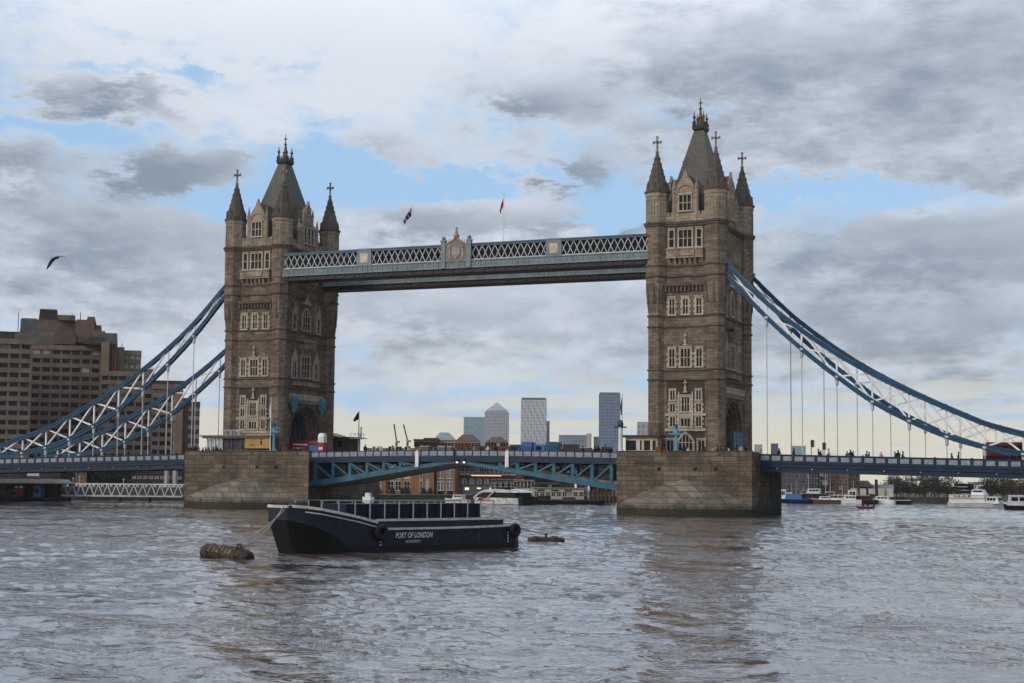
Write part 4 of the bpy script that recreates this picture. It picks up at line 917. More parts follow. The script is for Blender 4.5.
# ------------------------------------------------------------------ buildings
def frame(pl, pr, Yl, Yr, base=1.75):
    """wall frame through two photo columns standing at Yl and Yr: local u along, v out, z up from ground"""
    A, B = at(pl, 480, Yl), at(pr, 480, Yr)
    if pl < 200 or Yl > 215:                                  # face square on to the line of sight
        d1, d2 = A-CAM_LOC, B-CAM_LOC; B = CAM_LOC + d2*(d1.length/d2.length)
    A.z = B.z = 0
    e = (B-A); L = e.length; e.normalize(); n = Vector((e.y, -e.x, 0))
    return Matrix(((e.x, n.x, 0, A.x), (e.y, n.y, 0, A.y), (0, 0, 1, 0), (0, 0, 0, 1))), L
def zat(px, py, Y): return at(px, py, Y).z
win_cache = {}
wr = random.Random(11)
def wins(parent, T, spots, size, mat0='pane', frm=None, name='window', v=0.0, cap=100):
    """spots: (u, z) centres; one window object each, the rest past the cap in one mesh"""
    w_, h_ = size
    for i, (u, z) in enumerate(spots[:cap]):
        mat = mat0 if mat0 != 'pane' or wr.random() > .22 else wr.choice(('winlight', 'greyglass', 'greyglass')); key = (round(w_, 3), round(h_, 3), mat, frm)
        if key not in win_cache:
            q = MB(); q.box(-w_/2, -.03, -h_/2, w_/2, .03, h_/2); m0 = q.build(name, M[mat], parent); m1 = None
            if frm:
                q = MB(); t_ = .09
                q.box(-w_/2-t_, -.03, -h_/2-.14, w_/2+t_, .12, -h_/2); q.box(-w_/2-t_, -.03, h_/2, w_/2+t_, .1, h_/2+.12)
                q.box(-w_/2-t_, -.03, -h_/2, -w_/2, .09, h_/2); q.box(w_/2, -.03, -h_/2, w_/2+t_, .09, h_/2); q.box(-.035, .03, -h_/2, .035, .08, h_/2); q.box(-w_/2, .03, -.03, w_/2, .07, .03)
                m1 = q.build('window_frame', M[frm], m0)
            win_cache[key] = (m0, m1)
        else:
            p0, p1 = win_cache[key]; m0 = p0.copy(); col.objects.link(m0); m0.name = name; m0.parent = parent
            if p1: m1 = p1.copy(); col.objects.link(m1); m1.parent = m0
        m0.matrix_local = T @ Matrix.Translation((u, v, z))
    if len(spots) > cap:
        q = MB(T)
        for u, z in spots[cap:]: q.box(u-w_/2, v-.03, z-h_/2, u+w_/2, v+.03, z+h_/2)
        tag(q.build(name, M[mat0], parent), kind='stuff')

M['hot'] = plain('brown_concrete_band', (.17, .122, .088), .85, .3, .25); M['hotdark'] = plain('dark_recessed_wall', (.05, .038, .031), .85, .35, .4)
M['hotend'] = plain('ochre_concrete_panel', (.19, .135, .088), .85, .25, .3); M['rust'] = plain('red_brown_roof_cladding', (.14, .088, .068), .8, .3, .5); M['hotgrey'] = plain('grey_ribbed_cladding', (.15, .135, .125), .7, .3, .4)
M['hotribs'] = plain('dark_red_rib', (.11, .055, .045), .8, .3, .5); M['winlight'] = plain('pale_net_curtain_window', (.30, .31, .31), .3, .4, .5)
M['greyglass'] = glassy('grey_blind_glass', (.075, .08, .085), .2, .5)
M['brick'] = stone('ochre_brick', (.22, .115, .055), (.29, .155, .075), (.15, .10, .06), .45, .15, .012, .35); M['brick2'] = stone('red_brown_brick', (.16, .075, .045), (.21, .105, .06), (.10, .07, .05), .45, .15, .012, .4)
M['greyfac'] = plain('grey_render', (.20, .20, .19), .8, .3, .3); M['creamfac'] = plain('cream_painted_wall', (.46, .42, .33), .7, .2, .5); M['greenfac'] = plain('green_grey_cladding', (.095, .14, .11), .6, .3, .4)
M['glassroof'] = plain('glazed_roof', (.20, .225, .22), .25, .3, .4); M['brownroof'] = plain('brown_tiled_roof', (.105, .075, .06), .8, .35, .6); M['darkbrown'] = plain('dark_brown_wall', (.065, .045, .036), .85, .35, .5)
M['litwin'] = emit('lit_window', (1.0, .70, .42), 1.1); M['greenaw'] = plain('green_awning', (.05, .17, .125), .7, .25, 1)
M['concrete'] = plain('pale_concrete', (.33, .31, .28), .85, .25, .3); M['whitewall'] = plain('white_rendered_wall', (.56, .56, .54), .7, .2, .4)

hotel = thing('hotel_block', 'large stepped brown concrete hotel with rows of windows, behind the left chains', 'hotel')
hotel_wins = []
def band_block(pl, pr, Yl, Yr, ytop, nfl, fl, depth, cols, endwall=True, white=False, mat='hot'):  
    T, L = frame(pl, pr, Yl, Yr); zt = zat((pl+pr)/2, ytop, (Yl+Yr)/2)
    q = MB(T); q.box(0, -depth, 1.7, L, -.5, zt-.6); q.build('core_wall', M['hotdark'], hotel)
    bnd = MB(T); bnd.box(-.25, -depth-.2, zt-1.5, L+.25, .25, zt)
    z = zt-1.5
    spots = []
    for k in range(nfl):
        zz = z-fl*k
        bnd.box(-.15, -depth-.1, zz-fl, L+.15, 0, zz-fl*.50)
        for i in range(cols): spots.append(((i+.5)*L/cols, zz-fl*.25))
    bnd.build('concrete_band', M[mat], hotel)
    pr_ = MB(T)
    for i in range(cols+1): u = min(max(i*L/cols, .2), L-.2); pr_.box(u-.3, -.5, zt-1.5-fl*nfl, u+.3, -.22, zt-1.5)
    pr_.build('pier_strip', M['hotgrey'] if not white else M['hotend'], hotel)
    wins(hotel, T, spots, (L/cols*.70, fl*.47), 'winlight' if white else 'pane', None, 'window', -.2, 20 if cols*nfl > 40 else 14)
    return T, L, zt
band_block(-75, 27, 88, 133, 343, 13, 2.72, 26, 9)
T_, L_, zt_ = band_block(27, 97, 133, 134, 343.5, 14, 2.72, 30, 7)
T, L = frame(97, 105.3, 133.6, 134); q = MB(T); q.box(0, -24, 1.7, L, .15, zat(101, 342, 134)); q.build('end_wall', M['hotend'], hotel)
for px in (105.8, 108.3, 110.9):
    T, L = frame(px, px+1.7, 136, 136.4); q = MB(T); q.box(0, -22, 1.7, L, .1, zat(px, 341.5, 136)); q.build('vertical_rib', M['hotribs'], hotel)
T, L = frame(105, 113.4, 138, 138); q = MB(T); q.box(0, -20, 1.7, L, 0, zat(109, 346, 138)); q.build('stair_wall', M['hotdark'], hotel)
T, L = frame(113, 120.5, 142, 146); q = MB(T); q.box(0, -18, 1.7, L, .1, zat(117, 347, 142)); q.build('end_wall', M['hotend'], hotel)
band_block(120.5, 137, 146, 155, 351.5, 3, 2.75, 16, 3, white=True, mat='hotend')
band_block(97.3, 150, 131, 137, 371, 10, 2.6, 12, 6)
T, L = frame(134, 151, 141, 143); q = MB(T); q.box(0, -12, 1.7, L, 0, zat(140, 369, 142)); q.build('red_wall', M['rust'], hotel)
band_block(150, 172, 137, 139, 384, 8, 2.6, 14, 3)
T, L = frame(147, 184, 138, 142); q = MB(T); q.box(0, -16, zat(165, 384, 140)-.3, L, .8, zat(165, 380.5, 140)); q.build('flat_roof', M['hotdark'], hotel)
T, L = frame(172.5, 181, 138, 139); q = MB(T); q.box(0, -14, 1.7, L, .2, zat(176, 384, 138)); q.build('end_wall', M['hotend'], hotel)
T, L = frame(181, 186, 141, 142); q = MB(T); q.box(0, -14, 1.7, L, 0, zat(183, 398, 141)); q.build('stair_wall', M['hotribs'], hotel)
band_block(186, 197.5, 142, 148, 402, 7, 2.75, 12, 2, white=True, mat='hotribs')
# roof plant levels
def plant(pl, pr, Y, y0, y1, mat, inset=0.0, depth=14, ribs=0, name='plant_room'):
    T, L = frame(pl, pr, Y, Y); z0, z1 = zat(pl, y0, Y), zat(pl, y1, Y); q = MB(T)
    i0 = inset*L
    q.rings([[(0, 0, z0), (L, 0, z0), (L, -depth, z0), (0, -depth, z0)], [(i0, -i0*.6, z1), (L-i0, -i0*.6, z1), (L-i0, -depth+i0*.6, z1), (i0, -depth+i0*.6, z1)]])
    for k in range(ribs):
        u = L*(k+.5)/ribs; q.box(u-.12, 0, z0, u+.12, .12, z1-.2)
    q.build(name, M[mat], hotel)
plant(-30, 14, 141, 345, 330.5, 'hotdark'); plant(9, 27, 140, 344, 333.5, 'hotgrey', .03, 14, 6); plant(26, 50, 138, 344, 332, 'hotgrey', 0, 14, 12); plant(50, 71, 139, 344, 333, 'rust', 0, 14, 10)
plant(14, 33, 143, 334, 318, 'hotgrey', .10, 14, 8); plant(31, 71, 144, 333.5, 319.5, 'rust', .01); plant(33, 52.5, 145, 320, 309, 'hotdark', .05, 10, 4); plant(52, 70, 146, 320, 315, 'rust')
plant(70, 90, 145, 343, 319.5, 'rust', .04); plant(71, 98, 147, 336, 324.5, 'rust', .06); plant(80, 92, 148, 326, 316.5, 'rust', .2, 8); plant(88, 101, 140, 343, 331, 'hotgrey', .02, 12, 5); plant(100, 113.5, 141, 344, 333, 'hotgrey', .05, 12, 6); plant(80, 100, 137, 344, 336.5, 'darkbrown')
for px, Y, y0, y1 in ((18, 141, 330, 312), (72, 146, 320, 314), (80.5, 148, 318, 312), (122, 146, 348, 343)):
    q = MB(); p_ = at(px, y0, Y); q.cone(p_.x, p_.y, [(p_.z-.5, .13), (zat(px, y1, Y), .1)], 6); q.build('roof_mast', M['ironblack'], hotel)

def block(name, label, cat, pl, pr, Yl, Yr, ytop, depth, mat, rows=(), cols=0, wsize=(1, 1.4), frm='whitewall', wmat='pane', base=1.7, roof=None, group=None, parent=None, cap=100):
    t = parent or thing(name, label, cat, (0, 0, 0), 0, group)
    T, L = frame(pl, pr, Yl, Yr); zt = zat((pl+pr)/2, ytop, (Yl+Yr)/2); q = MB(T); q.box(0, -depth, base, L, 0, zt); q.build('wall', M[mat], t)
    if roof:
        kind, yr, rm = roof; zr = zat((pl+pr)/2, yr, (Yl+Yr)/2); q = MB(T)
        if kind == 'hip': q.rings([[(-.3, .3, zt), (L+.3, .3, zt), (L+.3, -depth-.3, zt), (-.3, -depth-.3, zt)], [(L*.28, -depth*.35, zr), (L*.72, -depth*.35, zr), (L*.72, -depth*.65, zr), (L*.28, -depth*.65, zr)]])
        elif kind == 'gable': q.rings([[(-.2, .3, zt), (-.2, -depth/2, zr), (-.2, -depth-.3, zt)], [(L+.2, .3, zt), (L+.2, -depth/2, zr), (L+.2, -depth-.3, zt)]])
        elif kind == 'front': q.rings([[(-.2, .3, zt), (L/2, .3, zr), (L+.2, .3, zt)], [(-.2, -depth, zt), (L/2, -depth, zr), (L+.2, -depth, zt)]])
        elif kind == 'flat': q.box(-.4, -depth-.4, zt, L+.4, .4, zr)
        q.build('roof', M[rm], t)
    sp = []
    if cols:
        cc = [(i+.5)/cols for i in range(cols)] if isinstance(cols, int) else cols
        sp = [(f*L, zat((pl+pr)/2, y, (Yl+Yr)/2)) for y in rows for f in cc]
        wins(t, T, sp, wsize, wmat, frm, 'window', .03, cap)
    return t, T, L, zt
# --- warehouses seen below the drawbridge
rows = (451, 462.5, 474, 485.8)
t, T, L, zt = block('brick_warehouse', 'ochre brick riverside warehouse with white framed windows, behind the barge', 'warehouse', 366, 386, 99, 100, 448, 16, 'brick', rows, (.38, .72), (.62, 2.2), 'whitewall')
block('', '', '', 386, 415.5, 101, 102, 448, 14, 'brick', rows, (.17, .42, .72), (1.5, 2.2), 'whitewall', parent=t)
block('', '', '', 415.5, 434, 99.6, 101, 448, 16, 'brick', rows, (.3, .65), (.62, 2.4), 'whitewall', parent=t)
for u0, p0, Y in ((0.5, 390, 100.9), (0, 400, 101.2), (0, 405, 101.4), (0, 421, 99.6), (0, 428, 99.9), (0, 376, 99.1)):
    T, L = frame(p0, p0+5, Y, Y+.1); q = MB(T); q.rings([[(p[0], 0.02, p[1]) for p in arch_pts(L/2, 1.8, L*.8, 2.6, .8, 8)], [(p[0], .12, p[1]) for p in arch_pts(L/2, 1.8, L*.8, 2.6, .8, 8)]]); q.build('arched_opening', M['dark'], t)
t, T, L, zt = block('brick_warehouse', 'narrower ochre brick warehouse with paired windows and dark gap', 'warehouse', 436.5, 455, 102, 103, 448, 16, 'brick', rows, (.15, .32, .64, .82), (.62, 2.1), 'whitewall')
q = MB(T); q.box(-1.0, -4, 1.7, -.1, .2, zt); q.build('dark_gap_strip', M['darkbrown'], t)  # dark brown strip filling the gap between the two brick warehouses
for f in (.26, .74):
    q = MB(T); q.rings([[(p[0], .02, p[1]) for p in arch_pts(L*f, 1.8, 1.5, 2.6, .8, 8)], [(p[0], .1, p[1]) for p in arch_pts(L*f, 1.8, 1.5, 2.6, .8, 8)]]); q.build('arched_opening', M['dark'], t)
t, T, L, zt = block('waterfront_block', 'grey and brown waterfront block with arched windows and warm lit balcony', 'building', 455, 522, 106, 118, 446, 16, 'brick2', (462, 469), 14, (1.0, 1.3), 'greyfac')
q = MB(T); q.box(2, 0, 1.7, L-1, .5, zat(485, 486, 112)); q.build('grey_ground_floor', M['greyfac'], t)
for i in range(9):
    f = 2.5+i*1.95; z0 = zat(485, 485, 112); q = MB(T); q.rings([[(p[0], .02, p[1]) for p in arch_pts(f, z0, 1.3, z0+1.0, .65, 8)], [(p[0], .2, p[1]) for p in arch_pts(f, z0, 1.3, z0+1.0, .65, 8)]]); o = q.build('arched_window', M['winlight'], t)
    q = MB(T); q.box(f-.06, .2, z0, f+.06, .3, z0+1.5); q.build('mullion', M['ironblack'], o)
q = MB(T); zb = zat(485, 474.6, 112); q.box(1, 0, zb-.15, L-2, 1.0, zb+.15)
for i in range(16): q.box(1+i*1.15, .9, zb+.1, 1.08+i*1.15, .98, zb+1.0)
q.build('balcony', M['concrete'], t)
for i, f in enumerate((3.0, 6.2, 9.6, 13.0, 15.8)):
    q = MB(T); q.box(f-.5, .5, 2.9+(i % 2)*.3, f+.5, .56, 3.5); q.build('lit_window', M['litwin'], t)
q = MB(T); q.box(4, .9, zb-.35, L-6, 1.02, zb-.2); q.build('balcony_lights', M['litwin'], t)
block('terrace_pavilion', 'low grey green terrace pavilion with pale columns on the far quay', 'pavilion', 492, 514.5, 112, 114, 480, 8, 'greenfac', (486.5,), 4, (2.2, 1.6), 'creamfac', 'pane', roof=('flat', 479.4, 'greyfac'))
block('terrace_pavilion', 'small cream pavilion with dark windows, right of the grey green one', 'pavilion', 514.8, 533, 112, 114, 480.5, 8, 'creamfac', (484.5,), 5, (1.5, 1.3), 'creamfac', 'pane', roof=('flat', 479.9, 'concrete'))
block('apartment_block', 'red brown brick apartments with dark balconies under the right drawbridge leaf', 'apartments', 524, 560, 128, 134, 447, 14, 'brick', (455, 463, 471, 479, 487), 9, (.95, 1.3), 'darkbrown')
block('apartment_block', 'darker brown apartments next to the pier at right of the drawbridge', 'apartments', 560.5, 612, 134, 144, 449, 14, 'brick2', (457, 465, 473, 481, 489), 11, (1.1, 1.4), 'darkbrown')
# floating cream pier building and white portal
t, T, L, zt = block('pier_building', 'long cream floating pier building with dark square windows', 'pier building', 534, 584, 101, 106, 488.3, 5, 'creamfac', (494,), 9, (.9, 1.0), 'creamfac', 'pane', .9, ('flat', 487.7, 'concrete'))
for f in (.14, .42, .68): q = MB(T); q.box(L*f-.9, .02, zt-1.05, L*f+.9, .1, zt-.35); q.build('dark_sign', M['hotdark'], t)
q = MB(T); q.box(-.8, -6, -.4, L+7, 1.2, .9); q.build('pontoon', M['hullblack'], t)
pt = thing('white_portal', 'white steel portal frame standing behind the cream pier building', 'portal frame', at(583, 500, 108)); pt.location.z = 0
for x in (-1.9, 1.5): q = MB(); q.box(x-.22, -.22, .5, x+.22, .22, 4.9); q.build('column', M['white'], pt)
q = MB(); q.box(-2.2, -.3, 4.9, 1.9, .3, 5.3); q.build('beam', M['white'], pt); q = MB(); q.box(-1.7, -.15, 2.3, 1.3, .15, 3.0); q.build('screen', M['greyfac'], pt)
for i, px in enumerate((590, 594, 598, 602, 606, 610, 614)):
    p_ = at(px, 500, 99); q = MB(); q.cone(p_.x, p_.y, [(-1.5, .32), (2.9+(i*37 % 5)*.22, .3), (3.0+(i*37 % 5)*.22, .2)], 8); tag(q.build('mooring_pile', M['log']), 'dark timber mooring pile beside the right bridge pier', 'pile', 'timber piles in the river')
# --- roofs showing over the middle span
block('roof_block', 'low dark red brown rooftop block above the middle span', 'building', 414, 438.5, 240, 240, 440, 18, 'brick2', (444,), 6, (1.6, 1.4), 'darkbrown', roof=('flat', 439, 'darkbrown'))
block('roof_block', 'dark brown rooftop just left of the glazed gables', 'building', 424, 437, 262, 262, 438.5, 14, 'darkbrown', roof=('flat', 437.8, 'brownroof'))
for i, (a, b_, yt, ye, rm, lb) in enumerate(((433, 455, 432.0, 440, 'glassroof', 'pale glazed hipped roof building above the middle span'), (455.5, 479, 434, 441, 'brownroof', 'brown slatted hipped roof building above the middle span'), (486, 507, 436.5, 442, 'brownroof', 'smaller brown hipped roof building in front of the pyramid topped tower'))):
    t, T, L, zt = block('hipped_roof_building', lb, 'building', a, b_, 270, 272, ye, 14, 'brownstone', (444.5, 448), 7, (2.0, 1.1), 'brownstone', 'pane', roof=('hip', yt, rm))
block('roof_block', 'long pinkish terrace just above the middle span parapet', 'building', 437, 514, 235, 235, 445.5, 10, 'brownstone', (447.6,), 16, (1.8, .8), 'darkbrown')
# --- far towers of the business district
M['f_teal'] = facade('teal_glass_grid', (.21, .27, .29), (.12, .18, .20), 3.5, 4.2, .7); M['f_grey'] = facade('steel_grey_grid', (.30, .305, .31), (.15, .155, .165), 4.0, 4.6, 1.0)
M['f_diag'] = facade('diagonal_banded_grid', (.36, .37, .37), (.13, .145, .16), 5.0, 4.2, 1.3, diag=True); M['f_blue'] = facade('blue_glass_grid', (.15, .18, .23), (.055, .075, .115), 4.0, 3.9, .6); M['f_low'] = facade('low_blue_grid', (.19, .22, .26), (.10, .12, .15), 5.0, 5.0, .8)
M['f_cream'] = plain('far_cream_wall', (.42, .40, .36), .8, .15, .05); M['f_dk'] = plain('far_dark_wall', (.09, .10, .12), .8, .2, .05)
def far(label, pl, pr, Y, yt, mat, extra=None, name='office_tower', cat='skyscraper'):
    t, T, L, zt = block(name, label, cat, pl, pr, Y, Y+(pr-pl)*.8, yt, 50, mat); return t, T, L, zt
far('teal glass office tower with flat top, left of the pyramid topped tower', 463, 485.5, 1900, 417, 'f_teal')
t, T, L, zt = far('grey office tower with a pyramid roof on the skyline', 484, 508.5, 1750, 412, 'f_grey')
q = MB(T); a = L*.06; z2 = zat(496, 410, 1750); q.box(a, -46, zt, L-a, -4, z2); q.build('upper_stage', M['f_grey'], t)
q = MB(T); q.rings([[(a, -4, z2), (L-a, -4, z2), (L-a, -46, z2), (a, -46, z2)], [(L/2-.4, -24.6, zat(496, 401.3, 1750)), (L/2+.4, -24.6, zat(496, 401.3, 1750)), (L/2+.4, -25.4, zat(496, 401.3, 1750)), (L/2-.4, -25.4, zat(496, 401.3, 1750))]]); q.build('pyramid_roof', M['f_grey'], t)
t, T, L, zt = far('pale grey tower with slanting bands on the skyline', 520.3, 546.3, 1700, 400, 'f_diag'); q = MB(T); q.box(1, -48, zt, L-1, -2, zt+3); q.build('roof_screen', M['f_dk'], t)
far('slim dark tower half hidden behind the slanting banded one', 545, 549.3, 1850, 421, 'f_dk')
t, T, L, zt = far('low wide blue grey office block with a cream end wall', 558.5, 586, 1650, 435, 'f_low'); q = MB(T); q.box(L+.5, -50, 1.7, L+7, 1, zt+2); q.build('end_wall', M['f_cream'], t)
far('narrow low grey block left of the tall blue tower', 593.5, 599, 1700, 436.5, 'f_low')
t, T, L, zt = far('tall dark blue glass tower on the skyline, left of the nearer bridge tower', 598.6, 620.2, 1600, 394.3, 'f_blue'); q = MB(T); q.box(.8, -49, zt, L-.8, -1, zt+2.2); q.build('roof_screen', M['f_dk'], t)
far('small pale grey block peeping out left of the nearer tower', 637, 650, 900, 422, 'f_grey')
far('small grey block right of the nearer tower, just above the deck', 754.5, 762.5, 700, 444.5, 'f_grey'); far('small dark green block above the deck between two hangers', 771, 778.5, 720, 443.5, 'f_dk'); far('small blue glass block above the deck, wider than its neighbours', 792, 806, 700, 446, 'f_teal')
# --- right bank below the deck
block('glass_apartments', 'green glazed riverside apartments right of the nearer bridge pier', 'apartments', 779, 807, 172, 178, 462, 16, 'greenfac', (470, 475.5, 481, 486.5, 492, 497), 7, (1.5, 1.2), 'greyfac', 'greyglass')
block('apartment_block', 'dark grey framed riverside block beside the green glazed one', 'apartments', 807, 818.5, 178, 180, 462, 16, 'hotdark', (470, 475.5, 481, 486.5, 492), 4, (1.3, 1.3), 'greyfac', 'pane')
t, T, L, zt = block('apartment_block', 'pale framed riverside block with tall recesses', 'apartments', 817.5, 828, 181, 183, 462, 14, 'concrete', (476, 481), (.3, .7), (1.0, 2.6), 'whitewall', 'pane'); q = MB(T); q.box(-.2, 0, 1.7, L+.2, .3, zat(822, 485, 182)); q.build('dark_base', M['darkbrown'], t)
block('brick_warehouse', 'brown brick riverside warehouse with few small windows, beyond the boats', 'warehouse', 825, 849, 186, 188, 460, 16, 'brick2', (474, 481, 488, 495), 4, (.8, .9), 'concrete', 'pane')
block('brick_warehouse', 'reddish brick block with white corner strip beyond the boats', 'warehouse', 849, 860, 192, 193, 466, 14, 'brick2', (476, 483, 490), 2, (1.0, 1.1), 'concrete', 'pane')
block('low_house', 'low dark roofed house with chimney stack beyond the boats', 'house', 858, 873, 198, 199, 487, 10, 'darkbrown', roof=('hip', 480.5, 'brownroof'))
block('low_house', 'long low grey roofed shed right of the chimneyed house', 'house', 872, 893, 200, 201, 490.5, 8, 'greyfac', roof=('gable', 484.5, 'greyfac'))
p_ = at(876.5, 500, 199); q = MB(); q.cone(p_.x, p_.y, [(1.7, .55), (zat(876, 479.5, 199), .42)], 8); tag(q.build('chimney_stack', M['darkbrown']), 'single dark chimney stack on the far right bank', 'chimney')
for i, (a, b_) in enumerate(((851, 857), (860, 866), (868.5, 875), (878, 884.5), (886, 893))):
    T, L = frame(a, b_, 183+i*1.4, 183.6+i*1.4); q = MB(T); q.box(0, -.3, 1.7, L, 0, 4.0); o = q.build('hoarding', M['creamfac']); tag(o, 'pale square hoarding panel along the quay beyond the boats', 'hoarding', 'pale hoarding panels on the quay')
block('round_block', 'pale grey far tower block showing under the deck at right', 'tower block', 888.5, 899.5, 560, 560, 474, 14, 'f_grey', roof=('flat', 473.4, 'greyfac'))
sp_ = thing('church_spire', 'slim church spire rising above the far trees', 'church', at(912.3, 500, 420)); sp_.location.z = 1.7
z1 = zat(912, 486, 420); z2 = zat(912, 474.5, 420); q = MB(); q.box(-1.3, -1.3, 0, 1.3, 1.3, z1-1.7); q.build('church_tower', M['concrete'], sp_); q = MB(); q.cone(0, 0, [(z1-1.7, 1.2), (z1-.6, 1.2), (z1-.5, .7), (z2-1.7, .08)], 8); q.build('spire', M['greyfac'], sp_)
t, T, L, zt = block('white_block', 'white modern stepped building behind the white ship', 'building', 959, 966.5, 260, 260, 482.5, 10, 'whitewall', (485, 488.5, 492, 495.5), (.5,), (4.6, .8), None, 'pane'); block('', '', '', 966.5, 980, 262, 262, 485, 10, 'whitewall', (487,), (.3,), (2, 2), None, 'pane', parent=t)
q = MB(frame(967.5, 979.5, 263, 263)[0]); q.box(0, -8, zat(972, 484.8, 263), 5, 0, zat(972, 482, 263)); q.build('roof_room', M['greyfac'], t)
block('brick_block', 'red brown brick block at the right edge under the deck', 'building', 1001, 1009, 300, 300, 479, 12, 'brick2', (483, 487), 3, (.9, 1.0), 'concrete', 'pane'); block('brick_block', 'paler brown block at the far right edge under the deck', 'building', 1009, 1034, 304, 304, 480, 12, 'brownstone', (484,), 6, (.9, 1.0), 'concrete', 'pane')
block('roof_block', 'long pale shed behind the far right trees', 'building', 975, 1012, 330, 330, 488, 10, 'greyfac')
# --- left bank under the deck
block('riverside_shop', 'low dark riverside building with pale sign under the left deck', 'building', -20, 60, 62, 66, 470, 10, 'darkbrown', (485,), 8, (1.6, 1.2), 'darkbrown', 'pane')
T, L = frame(27, 39, 60, 60.4); q = MB(T); q.box(0, .3, zat(33, 476, 60), L, .45, zat(33, 471.4, 60)); tag(q.build('sign_board', M['whitewall']), 'blank pale sign board under the left deck', 'sign')
T, L = frame(13, 70, 58, 60); zA = zat(40, 481, 59); q = MB(T); q.rings([[(0, 0, zA), (0, 2.6, zA-.2), (0, 2.6, zA-.45), (0, 0, zA+.4)], [(L, 0, zA), (L, 2.6, zA-.2), (L, 2.6, zA-.45), (L, 0, zA+.4)]]); tag(q.build('awning', M['greenaw']), 'long green awning along the left bank', 'awning')
block('brick_kiosk', 'small orange brick block under the left deck', 'building', 75, 86.5, 60, 61, 469, 6, 'brick', (474,), 2, (.7, .9), 'concrete', 'pane')
block('hotel_podium', 'dark hotel podium with a row of lit windows under the left deck', 'building', 131, 182, 100, 104, 468, 12, 'hotdark', (477.5,), 9, (1.2, .9), 'hotdark', 'winlight')
for px in (166, 174.5):
    p_ = at(px, 500, 92); q = MB(); q.box(p_.x-.45, p_.y-.45, 1.7, p_.x+.45, p_.y+.45, 9.5); tag(q.build('concrete_column', M['concrete']), 'tall pale concrete column beside the left bridge pier', 'column', 'concrete columns by the hotel podium')
for px, h in ((40, 4.6), (72.5, 5.0), (79, 5.4), (123, 4.8)):
    p_ = at(px, 500, 56); p_.z = 1.7; t = thing('lamp_post', 'pale lamp post on the left bank under the deck', 'lamp post', p_, 0, 'lamp posts on the left bank')
    q = MB(); q.cone(0, 0, [(0, .1), (h-1.8, .07)], 6); q.build('post', M['offwhite'], t); q = MB(); q.ball((0, 0, h-1.7), .22); q.build('lamp_globe', M['offwhite'], t)
# tower cranes on the skyline
for px, yt, yb, lean, lb in ((396.5, 424, 446, -2.5, 'thin luffing crane on the skyline, nearer the farther bridge tower'), (407.5, 424.5, 444, -4, 'thin luffing crane on the skyline, left of the glazed roofs')):
    p0 = at(px, yb, 700); p1 = at(px, (yt+yb)/2+6, 700); p2 = at(px+lean, yt, 700); t = thing('tower_crane', lb, 'crane', (p0.x, p0.y, 1.7), 0, 'cranes on the skyline')
    q = MB(); q.box(-.6, -.6, 0, .6, .6, p1.z-1.7); q.build('mast', M['darkbrown'], t); q = MB(); q.bar((0, 0, p1.z-1.9), (p2.x-p0.x, 0, p2.z-1.7), .7); q.build('jib', M['darkbrown'], t); q = MB(); q.box(-.5, -.7, p1.z-3.0, 2.2, .7, p1.z-1.6); q.build('cab', M['greyfac'], t)

# ------------------------------------------------------------------ cabins and posts on the piers
M['cabinroof'] = plain('grey_cabin_roof', (.16, .145, .125), .7, .3, .8); M['banner'] = plain('yellow_banner', (.36, .22, .07), .75, .15, .6); M['roomglass'] = plain('pale_lit_glazing', (.42, .43, .38), .25, .3, .8)
M['redpaint'] = plain('red_paint', (.27, .02, .018), .45, .2, 1); M['busred'] = plain('worn_bus_red', (.14, .010, .010), .45, .25, 1); M['darkred'] = plain('dark_red_paint', (.13, .012, .015), .45, .25, 1); M['blueband'] = plain('blue_paint', (.04, .13, .32), .45, .2, 1)
M['ink'] = plain('dark_ink', (.05, .045, .04), .8, .2, 3)
PY = -13.6
def zpx(px, py): return at(px, py, PY).z
def xpx(px, py=440): return at(px, py, PY).x
cb = thing('pier_cabin', 'flat roofed cabin with overhanging canopy on the left pier, behind the yellow banner', 'cabin', (xpx(235), -12.6, 9.05))
cx = lambda px: xpx(px)-xpx(235)
q = MB(); q.box(cx(224), -.9, 0, cx(272), 1.3, 3.3); q.build('cabin_wall', M['darkbrown'], cb)
q = MB(); q.box(cx(202), -1.9, 3.75, cx(271), 2.2, 4.0); q.box(cx(204), -1.6, 3.45, cx(270), 2.0, 3.75); q.build('canopy_roof', M['cabinroof'], cb)
q = MB(); q.box(cx(208), -.95, .1, cx(222), .9, 3.3); gl = q.build('glazed_room', M['roomglass'], cb)
q = MB()
for px in (207.5, 211, 215, 218.5, 222.5): q.box(cx(px)-.09, -1.1, 0, cx(px)+.09, -.9, 3.5)
q.build('mullion', M['offwhite'], gl)
q = MB()
for px in (228.5, 232, 241.5): q.box(cx(px)-.1, -1.05, 0, cx(px)+.1, -.86, 3.4)
for z in (1.3, 2.3): q.box(cx(228), -1.0, z-.05, cx(243), -.9, z+.05)
q.build('window_frame', M['chain'], cb)
q = MB()
for i in range(14): q.box(cx(222)+i*.36, -1.3, 4.0, cx(222)+i*.36+.04, -1.25, 4.9)
q.box(cx(222), -1.32, 4.85, cx(222)+4.9, -1.24, 4.95); q.build('roof_rail', M['offwhite'], cb)
for i, px in enumerate((224, 228, 232, 236)): q = MB(); q.box(cx(px), -.6, 4.0, cx(px)+.55, .2, 4.55+.2*(i % 2)); q.build('roof_unit', M['concrete'] if i % 2 else M['cabinroof'], cb)
bn = thing('banner', 'yellow banner with dark figure fixed to the left pier cabin', 'banner', (xpx(258.8), PY-.35, zpx(258, 441)))
bw, bh = (xpx(271.5)-xpx(246))/2, (zpx(258, 433.8)-zpx(258, 448.5))/2
